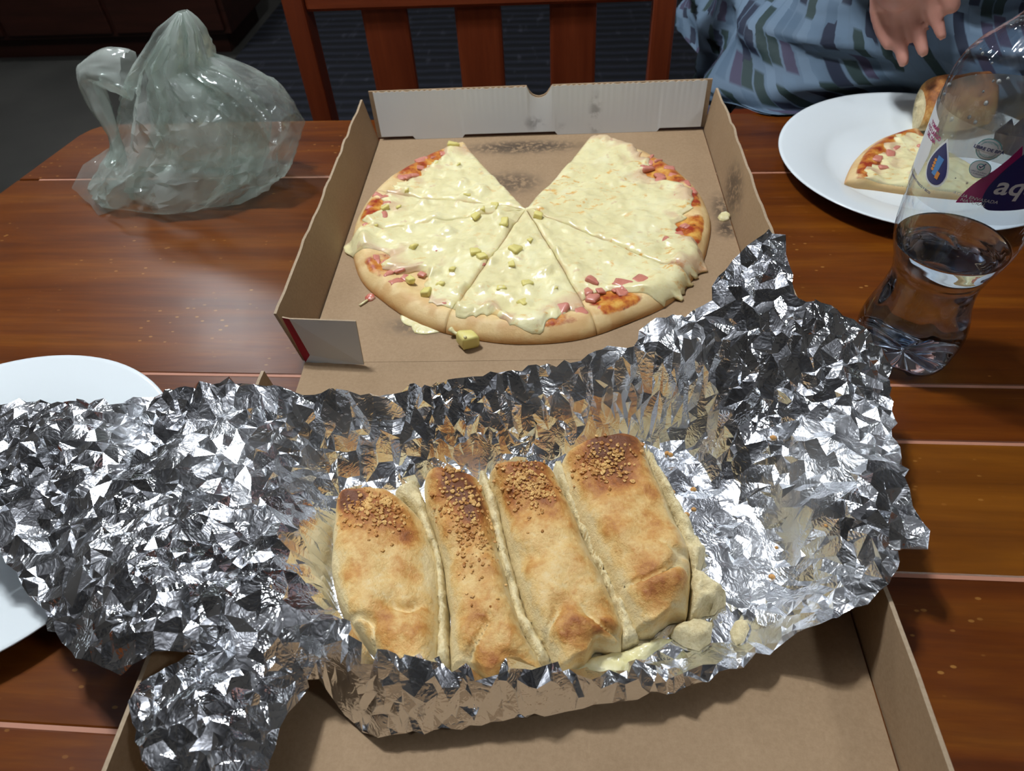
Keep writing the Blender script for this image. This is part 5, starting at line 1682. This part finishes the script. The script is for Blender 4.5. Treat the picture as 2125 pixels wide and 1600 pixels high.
# dark trousers
V, Fc = join(sum([chain([(0.50 + s_ * 0.07, 1.20, -0.185), (0.50 + s_ * 0.13, 0.88, -0.205), (0.50 + s_ * 0.12, 0.86, -0.655)], [0.095, 0.075, 0.058]) for s_ in (-1, 1)], []) + [sphere((0.50, 1.20, -0.17), (0.20, 0.16, 0.11), 14, 20)])
tr_ = mk('trousers', V, Fc, 'dark_cloth', per)
q_ = tr_.modifiers.new('union', 'REMESH'); q_.mode = 'VOXEL'; q_.voxel_size = 0.012; q_.use_smooth_shade = True
# tunic: loose shell with draped folds and a fluttering hem at table height
nz, na = 110, 300
zs = np.linspace(-0.035, 0.42, nz)
A = np.linspace(0, 2 * np.pi, na, endpoint=False)
rp = np.interp(zs, [-0.035, 0.0, 0.05, 0.10, 0.18, 0.28, 0.36, 0.40, 0.42], [0.305, 0.295, 0.290, 0.275, 0.245, 0.215, 0.185, 0.11, 0.065])
cxs = np.interp(zs, [-0.05, 0.1, 0.42], [0.475, 0.480, 0.475]); cys = np.interp(zs, [-0.05, 0.1, 0.42], [1.075, 1.085, 1.09])
Zt, At = np.meshgrid(zs, A, indexing='ij')
side = np.clip(np.cos(At - math.radians(215)), 0, 1)
pleat = 0.016 * np.sin(At * 17 + 1.5 * np.sin(At * 5)) * smooth(0.09, -0.03, Zt)
cyl_ = np.stack([np.cos(At) * 1.0, np.sin(At) * 1.0, Zt * 8.5 + 1.2 * np.cos(At - math.radians(250))], -1)
drape = 0.050 * (0.5 - np.abs(fbm(cyl_ * np.array([0.9, 0.9, 1.25]), 2.1, 2, 5) - 0.5) * 2.2) * smooth(-0.03, 0.03, Zt)
drape += 0.010 * (0.5 - np.abs(fbm(cyl_ * np.array([1, 1, 1.3]), 5.5, 2, 8) - 0.5) * 2.2)
front = np.exp(-((At - math.radians(224)) / 0.21) ** 2) * smooth(0.11, 0.0, Zt)
Rt = rp[:, None] + 0.095 * front + (pleat + drape) * np.minimum(1, rp[:, None] / 0.2) ** 2
Xt = cxs[:, None] + Rt * np.cos(At) * 1.07
Yt = cys[:, None] + Rt * np.sin(At) * np.where(np.sin(At) < 0, 0.96, 0.75)
hemz = 0.016 * np.sin(At * 8.5 + 0.7) * smooth(0.02, -0.035, Zt)
Zt2 = Zt + hemz + 0.004
dpx, dpy = Xt - PLR[0], Yt - PLR[1]
dpl = np.hypot(dpx, dpy)
push = np.clip(0.1375 - dpl, 0, None) * smooth(0.13, 0.05, Zt)
Xt = Xt + dpx / dpl * push
Yt = Yt + dpy / dpl * push
over = Yt < 0.824
Zt2 = np.where(over, np.maximum(Zt2, 0.002), Zt2)
Vt = np.stack([Xt, Yt, Zt2], -1)
uvt = np.stack([At / (2 * np.pi) + 0.04 * np.sin(Zt * 14), (Zt + 0.3) + 0.02 * np.sin(At * 3)], -1)
mk('tunic', Vt.reshape(-1, 3), gridf(nz, na, 0, False, True), 'tunic_cloth', per, True, uv=uvt.reshape(-1, 2))
# short sleeves
for (a_, b_, ra, rb) in (((0.345, 1.11, 0.335), (0.285, 1.04, 0.19), 0.080, 0.070), ((0.63, 1.11, 0.33), (0.69, 1.07, 0.12), 0.080, 0.070)):
    t_ = np.linspace(0, 1, 12)[:, None]
    V, Fc = tube(np.array(a_) + (np.array(b_) - np.array(a_)) * t_, ra + (rb - ra) * t_[:, 0], 30, False)
    V = V + 0.012 * (fbm(V, 26, 2, 4)[:, None] - 0.5)
    uvs = np.stack([np.tile(np.linspace(0, 0.5, 30), 12), np.repeat(np.linspace(0, 0.3, 12), 30)], -1)
    mk('sleeve', V, Fc, 'tunic_cloth', per, True, uv=uvs)
